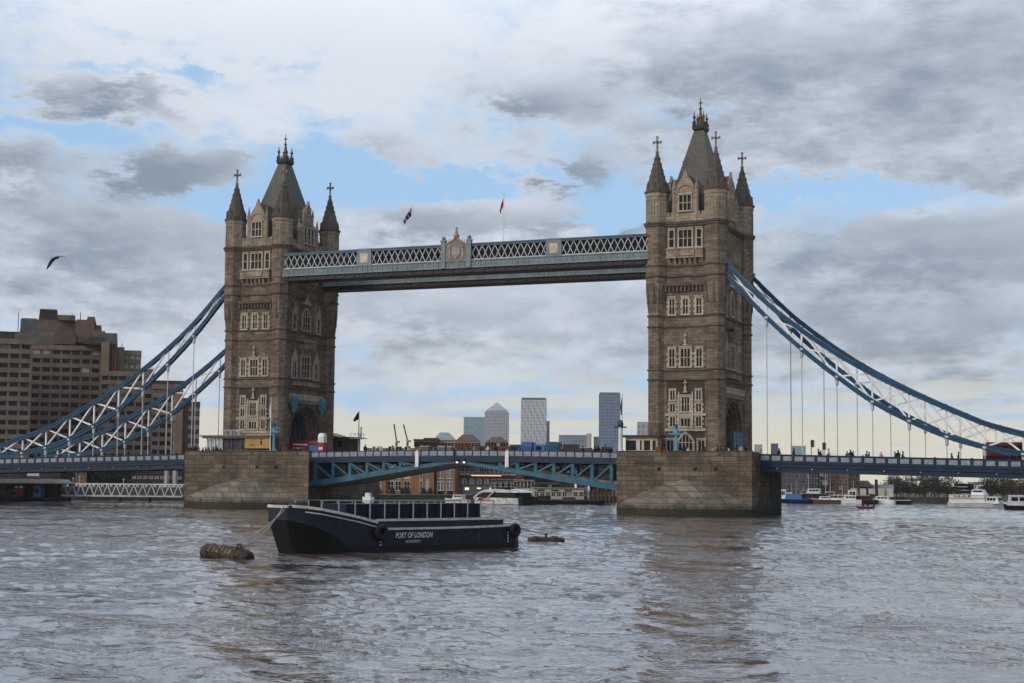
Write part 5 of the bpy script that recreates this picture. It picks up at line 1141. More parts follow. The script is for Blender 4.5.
q = MB(); q.box(-bw, -.04, -bh, bw, .04, bh); q.build('banner_sheet', M['banner'], bn)
q = MB(); torus(q, (.75, -.06, .45), .24, .07, (0, 1, .001), 12, 5); q.box(.6, -.07, -.75, .9, -.04, .05); q.box(.5, -.07, -.25, 1.0, -.04, -.1); q.box(-1.6, -.06, .6, -.4, -.045, .7); q.box(-1.6, -.06, -.8, -.7, -.045, -.66)
q.build('banner_print', M['ink'], bn)
def blue_rail(x0, x1, y, label):
    q = MB(); 
    for z in (.25, .7, 1.1): q.box(x0, y-.04, 9.05+z-.04, x1, y+.04, 9.05+z+.04)
    n = max(2, int((x1-x0)/.45))
    for i in range(n+1): u = x0+(x1-x0)*i/n; q.box(u-.05, y-.05, 9.05, u+.05, y+.05, 10.4)
    tag(q.build('railing', M['skyblue']), label, 'railing')
blue_rail(xpx(227), xpx(249), -14.1, 'light blue railing before the left pier cabin'); blue_rail(xpx(252), xpx(272), -14.15, 'light blue railing under the yellow banner')
def signal_post(px, ybase, ytop, yarm, label, Y=PY):
    b0 = at(px, ybase, Y); z0 = 9.05; zt = at(px, ytop, Y).z; za = at(px, yarm, Y).z
    t = thing('signal_post', label, 'signal post', (b0.x, Y, z0), 0, 'light blue signal posts on the piers')
    q = MB(); q.cone(0, 0, [(0, .5), (.9, .45), (1.0, .32), (za-z0-.2, .24), (za-z0, .42), (za-z0+.5, .42), (za-z0+.6, .2), (zt-z0-.5, .16), (zt-z0, .05)], 8); q.build('post', M['skyblue'], t)
    q = MB(); q.box(-1.25, -.35, za-z0-.1, 1.25, .35, za-z0+.1); q.box(-1.2, -.05, za-z0+.7, 1.2, .05, za-z0+.8)
    for u in (-1.2, -.6, .6, 1.2): q.box(u-.04, -.04, za-z0, u+.04, .04, za-z0+.75)
    q.build('platform', M['skyblue'], t)
    q = MB(); q.box(-.22, -.25, za-z0+.9, .22, .2, za-z0+1.6); q.build('signal_head', M['chain'], t)
    return t
signal_post(273.6, 449, 422.5, 432, 'light blue signal post with platform, left pier between banner and arch')
signal_post(676.3, 449, 425, 434, 'light blue signal post on the right pier in front of the arched doorway')
q = MB(); p_ = at(270.3, 440, -14.2); q.cone(p_.x, p_.y, [(9.05, .09), (at(270, 397.5, -14.2).z, .05)], 6); tag(q.build('flagpole', M['white']), 'white flagpole on the left pier beside the yellow banner', 'flagpole')
q = MB(); zt = at(270, 401, -14.2).z; q.rings([[(p_.x-.02, p_.y-.1, zt), (p_.x-.05, p_.y+.1, zt), (p_.x-.04, p_.y, zt+.1)], [(p_.x-.3, p_.y-.16, zt-1.2), (p_.x-.34, p_.y+.1, zt-1.2), (p_.x-.1, p_.y, zt-1.0)], [(p_.x-.2, p_.y-.1, zt-3.2), (p_.x-.25, p_.y+.1, zt-3.1), (p_.x-.05, p_.y, zt-3.0)]]); tag(q.build('flag', M['whitewall']), 'furled pale flag on the pole beside the yellow banner', 'flag')
# kiosk at the road edge
kp = at(322.2, 449, -7.8); k = thing('kiosk', 'small red and white kiosk with rounded top beside the left arch', 'kiosk', (kp.x, -7.8, 9.06)); k.scale = (.8, .8, 1.12)
q = MB(); q.box(-.7, -.7, 0, .7, .7, 2.5); q.build('kiosk_body', M['redpaint'], k)
q = MB(); q.rings([[(a*.72, b_*.72, 2.5) for a, b_ in ((-1, -1), (1, -1), (1, 1), (-1, 1))], [(a*.74, b_*.74, 3.5) for a, b_ in ((-1, -1), (1, -1), (1, 1), (-1, 1))], [(a*.5, b_*.5, 4.0) for a, b_ in ((-1, -1), (1, -1), (1, 1), (-1, 1))]]); q.build('kiosk_top', M['white'], k)
q = MB(); q.box(-.5, -.73, 1.3, .5, -.69, 1.75); q.box(-.5, -.73, .5, .5, -.69, .8); q.build('kiosk_sign', M['whitewall'], k)
# right pier cabin
cb2 = thing('pier_cabin', 'flat roofed dark windowed cabin behind blue railings on the right pier', 'cabin', (xpx(641), -12.4, 9.05)); cx = lambda px: xpx(px)-xpx(641)
q = MB(); q.box(cx(625), -.9, 0, cx(657), 1.3, 3.4); q.build('cabin_wall', M['soffit'], cb2)
q = MB(); q.box(cx(622), -1.5, 3.4, cx(661), 1.8, 3.75); q.build('flat_roof', M['hotdark'], cb2)
for a, b_ in ((625.5, 635.5), (639.5, 641), (643.5, 649.5), (652, 655)): q = MB(); q.box(cx(a), -.95, 1.3, cx(b_), -.88, 2.9); q.build('window', M['pane'], cb2)
blue_rail(xpx(624.5), xpx(656), -14.2, 'light blue railing before the right pier cabin'); blue_rail(xpx(665), xpx(674), -14.2, 'short light blue railing left of the right pier signal post')
q = MB(); p_ = at(658, 447, -14); q.box(p_.x-.5, -14.2, 9.05, p_.x+.5, -13.6, 10.75); q.box(p_.x-.6, -14.3, 10.75, p_.x+.6, -13.5, 10.85); tag(q.build('red_locker', M['redpaint']), 'red locker on the right pier between cabin and doorway', 'locker')
p_ = at(620.4, 449, -14.3); t = thing('navigation_post', 'white post with blue top at the left corner of the right pier', 'post', (p_.x, -14.3, 9.05))
zt = at(620, 420, -14.3).z-9.05; q = MB(); q.cone(0, 0, [(0, .34), (zt-1.2, .3)], 8); q.build('column', M['white'], t); q = MB(); q.cone(0, 0, [(zt-1.2, .42), (zt-.6, .5), (zt, .25)], 8); q.box(-1.0, -.1, zt-1.3, 1.0, .1, zt-1.05); q.build('lamp_head', M['chain'], t)
p_ = at(622.3, 449, -14.2); q = MB(); q.cone(p_.x, p_.y, [(9.05, .09), (at(622, 393, -14.2).z, .04)], 6); tag(q.build('flagpole', M['offwhite']), 'tall thin flagpole at the left corner of the right pier', 'flagpole')
zt = at(622, 396, -14.2).z; q = MB(); q.rings([[(p_.x-.04, p_.y-.06, zt), (p_.x-.1, p_.y+.06, zt), (p_.x, p_.y+.05, zt)], [(p_.x-.35, p_.y-.1, zt-1.8), (p_.x-.4, p_.y+.06, zt-1.7), (p_.x-.06, p_.y, zt-1.6)], [(p_.x-.2, p_.y-.06, zt-3.2), (p_.x-.25, p_.y+.06, zt-3.1), (p_.x-.06, p_.y, zt-3.0)]]); tag(q.build('flag', M['flagdark']), 'dark furled flag at the left corner of the right pier', 'flag')
M['lantern'] = plain('weathered_teal_paint', (.06, .19, .25), .6, .45, 1.5)
# blue hoarding beside the right tower's road arch
q = MB(); q.box(47.3, -3.6, 9.0, 47.6, 3.2, 13.6)
for yy in (-3.6, -1.3, 1.0, 3.2): q.box(47.58, yy-.1, 9.0, 47.7, yy+.1, 13.7)
tag(q.build('hoarding', M['teal']), 'tall blue hoarding in front of the nearer tower road arch', 'hoarding')
for u in (-5.1, 5.4):
    sh = MB(face_T('S')); v = SV
    sh.rings([[(u-.9, v+.4, 18.3), (u+.9, v+.4, 18.3), (u+.9, v+.9, 18.2), (u-.9, v+.9, 18.2)], [(u-1.0, v+.4, 20.1), (u+1.0, v+.4, 20.1), (u+1.0, v+1.1, 20.1), (u-1.0, v+1.1, 20.1)], [(u-.8, v+.4, 20.5), (u+.8, v+.4, 20.5), (u+.8, v+.9, 20.5), (u-.8, v+.9, 20.5)]])
    sh.box(u-.5, v+.45, 17.5, u+.5, v+.8, 18.2); sh.build('blue_lantern_box', M['lantern'], tw2)
# control cabin behind the left pier with its mast
t = thing('control_cabin', 'dark control cabin with small gabled roof, right of the left arch', 'cabin', at(337, 449, 14)); t.location.z = 9.05
lx = lambda px: at(px, 445, 14).x-t.location.x
zc = lambda py: at(337, py, 14).z-9.05
q = MB(); q.box(lx(330), -1.5, 0, lx(353), 3, zc(438.5)); q.build('cabin_wall', M['darkbrown'], t)
q = MB(); q.box(lx(329), -2, zc(438.8), lx(355), 3.4, zc(437.2)); q.build('flat_roof', M['hotdark'], t)
q = MB(); q.prism([(lx(318), zc(437)), (lx(324), zc(432.5)), (lx(339), zc(437.2)), (lx(339), zc(438)), (lx(318), zc(438))], 'y', 0, 5); q.build('gable_roof', M['brownstone'], t)
q = MB(); q.box(lx(341), -1.56, zc(447), lx(346), -1.5, zc(441)); q.box(lx(332), -1.56, zc(447), lx(338), -1.5, zc(441)); q.build('window', M['pane'], t)
p_ = at(358.5, 449, 12); t = thing('radar_mast', 'white mast with railed platform beside the control cabin', 'mast', (p_.x, 12, 9.0)); zz = lambda py: at(358.5, py, 12).z-9.0
q = MB(); q.cone(0, 0, [(0, .22), (zz(438), .16), (zz(428), .1), (zz(411), .05)], 6); q.build('pole', M['offwhite'], t)
q = MB(); q.box(-1.6, -.7, zz(439), 1.5, .7, zz(438.2)); 
for u in (-1.5, -.5, .6, 1.4): q.box(u-.04, -.6, zz(438.5), u+.04, -.54, zz(434))
q.box(-1.55, -.62, zz(434.2), 1.45, -.54, zz(433.7)); q.box(.4, -.1, zz(438), .6, .1, zz(427)); q.build('platform', M['offwhite'], t)
q = MB(); zt = at(358.5, 411.5, 12).z; q.rings([[(p_.x-.05, 12, zt), (p_.x-.05, 12.06, zt), (p_.x-.05, 12.03, zt-1.5)], [(p_.x-.6, 12.1, zt-.5), (p_.x-.6, 12.2, zt-.5), (p_.x-.5, 12.1, zt-1.7)], [(p_.x-1.25, 12, zt-1.6), (p_.x-1.25, 12.06, zt-1.6), (p_.x-1.1, 12.03, zt-2.0)]]); tag(q.build('flag', M['flagdark']), 'small dark flag flying from the radar mast', 'flag')

# ------------------------------------------------------------------ vehicles on the road
def wheels(t, xs, y0, y1, r):
    for x in xs:
        for y in (y0, y1):
            q = MB(Matrix.Translation((x, y, r)) @ Matrix.Rotation(math.pi/2, 4, 'X')); q.cone(0, 0, [(-.14, r*.9), (-.1, r), (.1, r), (.14, r*.9)], 14); o = q.build('wheel', M['rubber'], t)
            q = MB(Matrix.Translation((x, y+(.15 if y > 0 else -.15), r)) @ Matrix.Rotation(math.pi/2, 4, 'X')); q.cone(0, 0, [(-.03, r*.5), (.03, r*.5)], 10); q.build('hub', M['galv'], o)
def bus(name, label, x, y, z, L, H, mats, openback=0.0):
    t = thing(name, label, 'bus', (x, y, z)); w_ = 1.25
    q = MB(); q.rings([[(-L/2, a, zz), (L/2, a, zz)][0:1]+[] if False else [(xx, s*(w_-ins), zz) for xx, s in ((-L/2+e, -1), (L/2-e, -1), (L/2-e, 1), (-L/2+e, 1))] for zz, ins, e in ((.35, .02, .05), (.6, 0, 0), (H-.5, 0, .0), (H-.12, .06, .1), (H, .25, .35))])
    q.build('body', M[mats[0]], t)
    for zz, nm in ((1.15, 'window_band'), (2.75, 'window_band')):
        if zz+.9 > H: continue
        for s in (-1, 1):
            q = MB(); q.box(-L/2+.5, s*w_, zz, L/2-.5, s*(w_+.02), zz+.85); o = q.build(nm, M['pane'], t)
            q = MB()
            for i in range(1, 7): xx = -L/2+.5+(L-1)*i/7; q.box(xx-.05, s*(w_+.02), zz, xx+.05, s*(w_+.035), zz+.85)
            q.build('pillar', M[mats[0]], o)
    for e in (-1, 1): q = MB(); q.box(e*L/2, -1.05, 1.1, e*(L/2+.02), 1.05, 2.1); q.build('windscreen', M['pane'], t)
    q = MB(); q.box(-1.4, -w_-.03, 2.12, 1.6, -w_-.005, 2.66); q.build('advert_panel', M[mats[1]], t)
    wheels(t, (-L/2+1.8, L/2-2.2), -w_+.1, w_-.1, .48); return t
bp = at(1003, 455, -3.2); bus('double_decker_bus', 'red double decker bus on the deck at the right edge', at(1014, 455, -3.2).x, -3.2, 7.7, 9.0, 4.1, ('busred', 'blueband'))
tb_ = bus('tour_bus', 'dark red open top tour bus with blue front coming out of the left arch', -33.6, -3.6, 9.06, 9.0, 3.3, ('darkred', 'whitewall'))
q = MB(); q.box(1.9, -1.29, .7, 4.4, -1.255, 2.4); q.build('blue_front_panel', M['blueband'], tb_)
q = MB(); q.rings([[(-4.0, -1.285, 2.3), (-4.0, -1.26, 2.3), (-4.0, -1.26, 2.6), (-4.0, -1.285, 2.6)], [(1.8, -1.285, 1.2), (1.8, -1.26, 1.2), (1.8, -1.26, 2.3), (1.8, -1.285, 2.3)]]); q.build('red_swoosh', M['redpaint'], tb_)
q = MB()
for i in range(6): q.box(-1.3+i*.42, -1.31, 1.65, -1.05+i*.42, -1.288, 1.98)
q.box(-1.35, -1.29, 1.74, 1.1, -1.27, 1.8); q.build('pale_lettering', M['whitewall'], tb_)
def lorry(label, pxa, pxb, y, cab, load):
    a, b_ = at(pxa, 447, y).x, at(pxb, 447, y).x; L = b_-a; t = thing('flatbed_lorry', label, 'lorry', ((a+b_)/2, y, 9.06), 0, 'blue lorries crossing the middle span')
    q = MB(); q.rings([[(-L/2, s*1.15, zz) for s in (-1, 1)]+[(-L/2+f, s*1.15, zz) for s in (1, -1)] for zz, f in ((.5, 2.0), (1.5, 2.0), (2.5, 1.6))]); q.build('cab', M[cab], t)
    q = MB(); q.box(-L/2-.02, -1.0, 1.5, -L/2, 1.0, 2.2); q.box(-L/2+.3, -1.17, 1.5, -L/2+1.4, -1.15, 2.2); q.build('cab_window', M['pane'], t)
    q = MB(); q.box(-L/2+2.2, -1.2, .8, L/2, 1.2, 1.3)
    for i in range(6): xx = -L/2+2.3+i*(L-2.5)/5; q.box(xx-.08, -1.22, 1.3, xx+.08, -1.1, 3.0); q.box(xx-.08, 1.1, 1.3, xx+.08, 1.22, 3.0)
    q.box(-L/2+2.2, -1.2, 2.2, L/2, -1.12, 2.6); q.box(-L/2+2.2, 1.12, 2.2, L/2, 1.2, 2.6); q.build('load_frame', M[load], t)
    q = MB(); q.box(-L/2+2.5, -.9, 1.3, L/2-.3, .9, 2.9); q.build('load', M['blueband'], t)
    wheels(t, (-L/2+1.0, L/2-1.6), -1.0, 1.0, .5)
lorry('blue lorry with caged load on the middle span, left of its twin', 512, 534, -2.5, 'chain', 'blueband'); lorry('blue lorry with caged load on the middle span, right of its twin', 536.5, 560, -2.5, 'blueband', 'teal')
def car(label, pxa, pxb, y, mat, H=1.5, z=9.06, cat='car'):
    a, b_ = at(pxa, 448, y).x, at(pxb, 448, y).x; L = b_-a; t = thing('parked_car' if False else ('van' if H > 1.8 else 'car'), label, cat, ((a+b_)/2, y, z)); w_ = .88
    q = MB(); q.rings([[(-L/2+e, -w_+i, zz), (L/2-e, -w_+i, zz), (L/2-e, w_-i, zz), (-L/2+e, w_-i, zz)] for zz, e, i in ((.25, .1, .05), (.55, 0, 0), (H*.58, .06, .02))]); q.build('body', M[mat], t)
    q = MB(); e1, e2 = (L*.2, L*.33) if H < 1.8 else (.3, .5); q.rings([[(-L/2+e1, -w_+.05, H*.58), (L/2-e1*.8, -w_+.05, H*.58), (L/2-e1*.8, w_-.05, H*.58), (-L/2+e1, w_-.05, H*.58)], [(-L/2+e2, -w_+.2, H), (L/2-e2*.8, -w_+.2, H), (L/2-e2*.8, w_-.2, H), (-L/2+e2, w_-.2, H)]]); o = q.build('cabin', M['pane'], t)
    q = MB(); q.box(-L/2+e2, -w_+.19, H-.02, L/2-e2*.8, w_-.19, H+.05); q.build('roof', M[mat], o)
    wheels(t, (-L/2+.75, L/2-.75), -w_+.08, w_-.08, .32)
car('dark green van on the middle span, right of the blue lorries', 562, 580, -2.6, 'darkbrown', 2.5, cat='van'); car('white car behind the parapet near the right pier', 579, 593, -4.2, 'whitewall', 1.9, 9.06)
car('dark car on the middle span, left of the blue lorries', 440, 455, -3.5, 'hullblack', 1.85); car('white van on the middle span just right of the radar mast', 420, 432, -3.2, 'whitewall', 2.2, cat='van')
# traffic lights
for px, yt, y, lb in ((811.3, 440, -7.5, 'traffic light on the deck right of the nearer tower, taller of the two'), (823, 442.5, -7.2, 'traffic light on the deck right of the nearer tower, shorter of the two')):
    p_ = at(px, 455, y); zb = deck_z(p_.x)-1.2; zt = at(px, yt, y).z; t = thing('traffic_light', lb, 'traffic light', (p_.x, y, zb), 0, 'traffic lights on the deck')
    q = MB(); q.cone(0, 0, [(0, .07), (zt-zb-.1, .06)], 6); q.build('pole', M['ironblack'], t)
    q = MB(); q.box(-.05, -.2, zt-zb-1.15, .42, .2, zt-zb); 
    for k in range(3): q.box(.36, -.24, zt-zb-.35-.36*k, .62, .24, zt-zb-.28-.36*k)
    q.build('signal_head', M['ironblack'], t)

# ------------------------------------------------------------------ people: skinned bodies, shared meshes
def skin_body(name, joints, edges, radii):
    me = bpy.data.meshes.new(name); me.from_pydata(joints, edges, []); o = bpy.data.objects.new(name, me); col.objects.link(o)
    m = o.modifiers.new('skin', 'SKIN'); m.use_smooth_shade = True
    for i, r in enumerate(radii): me.skin_vertices[0].data[i].radius = (r, r*.9)
    me.skin_vertices[0].data[0].use_root = True
    o.modifiers.new('sub', 'SUBSURF').levels = 1
    new = bpy.data.meshes.new_from_object(o.evaluated_get(bpy.context.evaluated_depsgraph_get())); bpy.data.objects.remove(o); new.name = name; return new
def person_mesh(stride, armf, lean):
    J = [(0, 0, .95), (.02*lean, 0, 1.15), (.05*lean, 0, 1.38), (.06*lean, 0, 1.5), (.08*lean, 0, 1.62), (.09*lean, 0, 1.72),
         (0, .1, .9), (stride*.5, .1, .5), (stride*.35-.05, .1, .08), (stride*.35+.12, .1, .04), (0, -.1, .9), (-stride*.3, -.1, .5), (-stride*.75, -.1, .08), (-stride*.75+.14, -.1, .04),
         (.05*lean, .19, 1.4), (-armf*.4, .24, 1.14), (armf*.5+.05, .22, .92), (armf*.5+.1, .22, .84), (.05*lean, -.19, 1.4), (armf*.5, -.24, 1.14), (armf*.9+.1, -.2, 1.0), (armf*.9+.18, -.2, .96)]
    E_ = [(0, 1), (1, 2), (2, 3), (3, 4), (4, 5), (0, 6), (6, 7), (7, 8), (8, 9), (0, 10), (10, 11), (11, 12), (12, 13), (2, 14), (14, 15), (15, 16), (16, 17), (2, 18), (18, 19), (19, 20), (20, 21)]
    rr = [.19, .18, .2, .075, .105, .08, .12, .085, .06, .05, .12, .085, .06, .05, .1, .075, .055, .045, .1, .075, .055, .045]
    return skin_body('person_body', J, E_, rr)
bodies = [person_mesh(.25, .15, 1), person_mesh(.05, .3, 2), person_mesh(.4, -.2, 1)]
M['skin'] = plain('skin', (.30, .17, .12), .6, .15, 5); M['hair'] = plain('dark_hair', (.02, .015, .012), .7, .2, 8)
cloth = {}
for nm, c in (('black', (.012, .012, .014)), ('navy', (.018, .022, .045)), ('grey', (.09, .09, .095)), ('brown', (.07, .045, .03)), ('red', (.25, .02, .025)), ('pink', (.42, .22, .24)), ('white', (.5, .48, .45)), ('blue', (.05, .11, .22))): cloth[nm] = plain(nm+'_clothing', c, .85, .25, 4)
hm = MB(); hm.T = Matrix.Translation((.1, 0, 1.69)); hm.ball((0, 0, 0), .112, 10, 7, 1.15)
for y_ in (-.105, .105): hm.box(-.02, y_-.015, -.03, .02, y_+.015, .03)
hm.rings([[(.1, -.02, -.03), (.1, .02, -.03), (.1, 0, .03)], [(.13, -.01, -.03), (.13, .01, -.03), (.115, 0, 0)]])
_h = hm.build('head', M['skin'], None, None, True); head_me = _h.data; bpy.data.objects.remove(_h)
hm = MB(); hm.T = Matrix.Translation((.085, 0, 1.73)); hm.ball((0, 0, 0), .118, 10, 6, .95); _h = hm.build('hair', M['hair'], None, None, True); hair_me = _h.data; bpy.data.objects.remove(_h)
# joined head: the body is one continuous figure, hair is its child
import bmesh
body_src = []
for bme in bodies:
    bm = bmesh.new(); bm.from_mesh(bme); n0 = len(bm.faces); bm.from_mesh(head_me); bm.faces.ensure_lookup_table()
    for i, f in enumerate(bm.faces): f.material_index = 1 if i >= n0 else 0; f.smooth = True
    bm.to_mesh(bme); bm.free(); bme.materials.clear(); bme.materials.append(cloth['black']); bme.materials.append(M['skin']); body_src.append(bme)
def person(x, y, z, rz, c, kind, label, group):
    o = bpy.data.objects.new('person', body_src[kind]); col.objects.link(o); o.location = (x, y, z); o.rotation_euler.z = rz; sc = 1.0+.1*math.sin(x*37.1); o.scale = (1.12*sc, 1.12*sc, 1.06*sc)
    o.material_slots[0].link = 'OBJECT'; o.material_slots[0].material = cloth[c]; tag(o, label, 'person', group)
    h = bpy.data.objects.new('hair', hair_me); col.objects.link(h); h.parent = o
rp = random.Random(5)
def crowd(pxs, Y, zf, cols, labelf, group):
    for i, px in enumerate(pxs):
        c = cols[i % len(cols)]; p_ = at(px+rp.uniform(-.4, .4), 448, Y+rp.uniform(-.2, .2)); person(p_.x, p_.y, zf(p_.x), rp.choice((0, math.pi, -1.5, .6, 2.4))+rp.uniform(-.4, .4), c, rp.randrange(3), labelf % c, group)
crowd([191, 193.5, 195.5, 198, 200, 203, 205.5, 209, 213, 217, 220.5, 224, 276, 279.5, 284, 287, 291, 296, 300, 304], -13.9, lambda x: 9.05, ['black', 'navy', 'black', 'brown', 'pink', 'black', 'grey', 'red'], 'person in %s clothes standing behind the left pier parapet', 'people on the left pier')
crowd([684, 688, 705, 713, 717, 721, 725, 729.5, 736, 741, 746], -13.9, lambda x: 9.05, ['black', 'white', 'navy', 'pink', 'black', 'brown'], 'person in %s clothes standing behind the right pier parapet', 'people on the right pier')
crowd([595, 598.5, 602.5, 605, 608.5, 611, 583, 573], -8.6, lambda x: 9.3, ['black', 'black', 'navy', 'brown'], 'person in %s clothes walking on the span beside the right pier', 'people on the middle span near the right pier')
crowd([365, 379, 392, 401, 409, 446, 452, 462, 468, 474, 481, 488, 495, 503], -8.6, lambda x: 9.35, ['black', 'brown', 'pink', 'navy', 'white', 'black', 'red'], 'person in %s clothes walking on the middle of the span', 'people on the middle span')
crowd([779, 793, 819, 821.5, 829, 847, 850.5, 853, 866, 868.5, 881, 895, 898.5, 902, 952, 958], -8.6, lambda x: deck_z(x)-1.02, ['black', 'navy', 'brown', 'black', 'pink', 'grey'], 'person in %s clothes walking on the deck right of the nearer tower', 'people on the right deck')
crowd([22, 60, 96, 128, 152, 176], -8.6, lambda x: deck_z(x)-1.02, ['black', 'navy', 'brown'], 'person in %s clothes walking on the deck left of the farther tower', 'people on the left deck')

# ------------------------------------------------------------------ boats
def hull_boat(name, label, px, Y, L, rz, mats, cab=(), W=None, H=1.1, cat='boat', mast=0.0, group=None):
    """pointed hull along local x (bow +x) with cabins: (x0, x1, z0, z1, half width, windows)"""
    p_ = at(px, 500, Y); t = thing(name, label, cat, (p_.x, Y, 0), rz, group); W = W or L*.14
    q = MB(); secs = []
    for f, w_, zt in ((-.5, .82, .92), (-.46, .92, .95), (-.2, 1, .95), (.15, 1, 1.0), (.32, .8, 1.1), (.43, .45, 1.22), (.5, .06, 1.36)):
        x = f*L; secs.append([(x, -W*w_, H*zt), (x-.02*L*(f > .3), -W*w_*.9, .15), (x-.05*L*(f > .3), -W*w_*.6, -.4), (x-.05*L*(f > .3), W*w_*.6, -.4), (x-.02*L*(f > .3), W*w_*.9, .15), (x, W*w_, H*zt)])
    q.rings(secs); q.build('hull', M[mats[0]], t)
    q = MB(); q.rings([[(s[0][0], s[0][1]*1.03, s[0][2]-.08), (s[5][0], s[5][1]*1.03, s[5][2]-.08), (s[5][0], s[5][1]*1.03, s[5][2]+.05), (s[0][0], s[0][1]*1.03, s[0][2]+.05)] for s in secs]); q.build('deck', M[mats[1]], t)
    for i, (x0, x1, z0, z1, hw, nw) in enumerate(cab):
        q = MB(); q.rings([[(x0, -hw, z0), (x1, -hw, z0), (x1, hw, z0), (x0, hw, z0)], [(x0+.1, -hw*.92, z1-.1), (x1-.35, -hw*.92, z1-.1), (x1-.35, hw*.92, z1-.1), (x0+.1, hw*.92, z1-.1)], [(x0-.1, -hw, z1-.09), (x1-.2, -hw, z1-.09), (x1-.2, hw, z1-.09), (x0-.1, hw, z1-.09)], [(x0, -hw*.9, z1), (x1-.35, -hw*.9, z1), (x1-.35, hw*.9, z1), (x0, hw*.9, z1)]])
        o = q.build('cabin', M[mats[2+i] if 2+i < len(mats) else mats[-1]], t)
        if nw:
            for s in (-1, 1):
                for k in range(nw):
                    u = x0+.3+(x1-x0-.9)*k/nw; u2 = x0+.3+(x1-x0-.9)*(k+.8)/nw; zz0, zz1 = z0+(z1-z0)*.45, z0+(z1-z0)*.82
                    q = MB(); q.box(u, s*hw*.94, zz0, u2, s*hw*1.0, zz1); q.build('window', M['pane'], o)
            q = MB(); q.box(x1-.36, -hw*.75, z0+(z1-z0)*.45, x1-.1, hw*.75, z0+(z1-z0)*.8); q.build('windscreen', M['pane'], o)
    if mast: q = MB(); q.cone(-.02*L, 0, [(H*.9, .09), (mast, .04)], 6); q.bar((-.02*L, -.6, mast*.75), (-.02*L, .6, mast*.75), .05); q.build('mast', M['offwhite'], t)
    return t
# white catamaran under the drawbridge
ca = at(505, 503, 66); ct = thing('river_catamaran', 'white and red river bus catamaran with black windows and slanted white arch, under the drawbridge', 'ferry', (ca.x, 66, 0), R(152))
Lc = 17.5
for s in (-1, 1):
    q = MB(); q.rings([[(x, s*1.7-w_, 1.25), (x-.1, s*1.7-w_*.8, .2), (x-.2, s*1.7, -.4), (x-.1, s*1.7+w_*.8, .2), (x, s*1.7+w_, 1.25)] for x, w_ in ((-Lc*.42, .8), (-Lc*.2, .9), (Lc*.25, .9), (Lc*.42, .6), (Lc*.5, .08))]); q.build('hull', M['white'], ct)
q = MB(); q.rings([[(-Lc*.42, -2.5, 1.0), (Lc*.40, -2.5, 1.0), (Lc*.44, 0, 1.0), (Lc*.40, 2.5, 1.0), (-Lc*.42, 2.5, 1.0)], [(-Lc*.42, -2.5, 1.5), (Lc*.42, -2.5, 1.5), (Lc*.46, 0, 1.5), (Lc*.42, 2.5, 1.5), (-Lc*.42, 2.5, 1.5)]]); q.build('main_deck', M['white'], ct)
q = MB(); q.rings([[(-Lc*.36, -2.35, 1.5), (Lc*.40, -2.2, 1.5), (Lc*.44, 0, 1.5), (Lc*.40, 2.2, 1.5), (-Lc*.36, 2.35, 1.5)], [(-Lc*.36, -2.3, 2.7), (Lc*.30, -2.0, 2.7), (Lc*.34, 0, 2.7), (Lc*.30, 2.0, 2.7), (-Lc*.36, 2.3, 2.7)]]); q.build('saloon_windows', M['hullblack'], ct)
q = MB(); q.rings([[(-Lc*.38, -2.4, 2.7), (Lc*.31, -2.1, 2.7), (Lc*.36, 0, 2.7), (Lc*.31, 2.1, 2.7), (-Lc*.38, 2.4, 2.7)], [(-Lc*.36, -2.2, 3.05), (Lc*.22, -1.8, 3.05), (Lc*.28, 0, 3.05), (Lc*.22, 1.8, 3.05), (-Lc*.36, 2.2, 3.05)]]); q.build('saloon_roof', M['white'], ct)
for s in (-1, 1):
    q = MB(); q.path([(Lc*.47, s*2.42, 1.3), (Lc*.36, s*2.42, 2.5), (Lc*.22, s*2.42, 3.15), (0, s*2.42, 3.3), (-Lc*.3, s*2.42, 3.1)], .2, .28); q.build('white_arch', M['white'], ct)
    q = MB(); q.bar((Lc*.2, s*2.44, 1.2), (Lc*.02, s*2.44, 3.2), .16, .4, (0, 1, 0)); q.build('slanted_pillar', M['white'], ct)
    q = MB(); q.rings([[(Lc*.38, s*2.5-.02, .9), (Lc*.38, s*2.5+.05*s, .9), (Lc*.36, s*2.5+.05*s, 1.45), (Lc*.36, s*2.5-.02, 1.45)], [(Lc*.12, s*2.52-.02, .9), (Lc*.12, s*2.52+.05*s, .9), (Lc*.16, s*2.52+.05*s, 1.55), (Lc*.16, s*2.52-.02, 1.55)]]); q.build('red_flash', M['redpaint'], ct)
    q = MB()
    for k in range(4): q.box(-Lc*.22+k*.5, s*2.53, 1.0, -Lc*.22+k*.5+.32, s*2.56, 1.42)
    q.build('dark_lettering', M['ink'], ct)
q = MB(); q.box(-Lc*.5, -2.2, .2, -Lc*.40, 2.2, 1.9); q.build('stern_platform', M['hullblack'], ct)
q = MB(); q.rings([[(-1, -1, 3.05), (1.5, -1, 3.05), (1.5, 1, 3.05), (-1, 1, 3.05)], [(-.8, -.9, 3.8), (.9, -.9, 3.8), (.9, .9, 3.8), (-.8, .9, 3.8)]]); q.build('wheelhouse', M['hullblack'], ct)
hull_boat('dark_launch', 'low dark launch lying behind the catamaran stern', 540, 76, 9, R(160), ('hullblack', 'hotdark', 'hotdark'), ((-2.5, .5, .9, 2.0, .9, 3),))
hull_boat('dark_launch', 'long dark moored barge in front of the cream pier building', 580, 86, 12, R(8), ('hullblack', 'hotdark', 'hotdark'), ((-4, -1, .9, 1.6, 1.0, 0),), H=.8)
hull_boat('work_boat', 'small white work boat close to the brick warehouse quay', 457, 84, 7, R(170), ('white', 'offwhite', 'whitewall'), ((-2, 1, .9, 1.9, .8, 3),), H=.8)
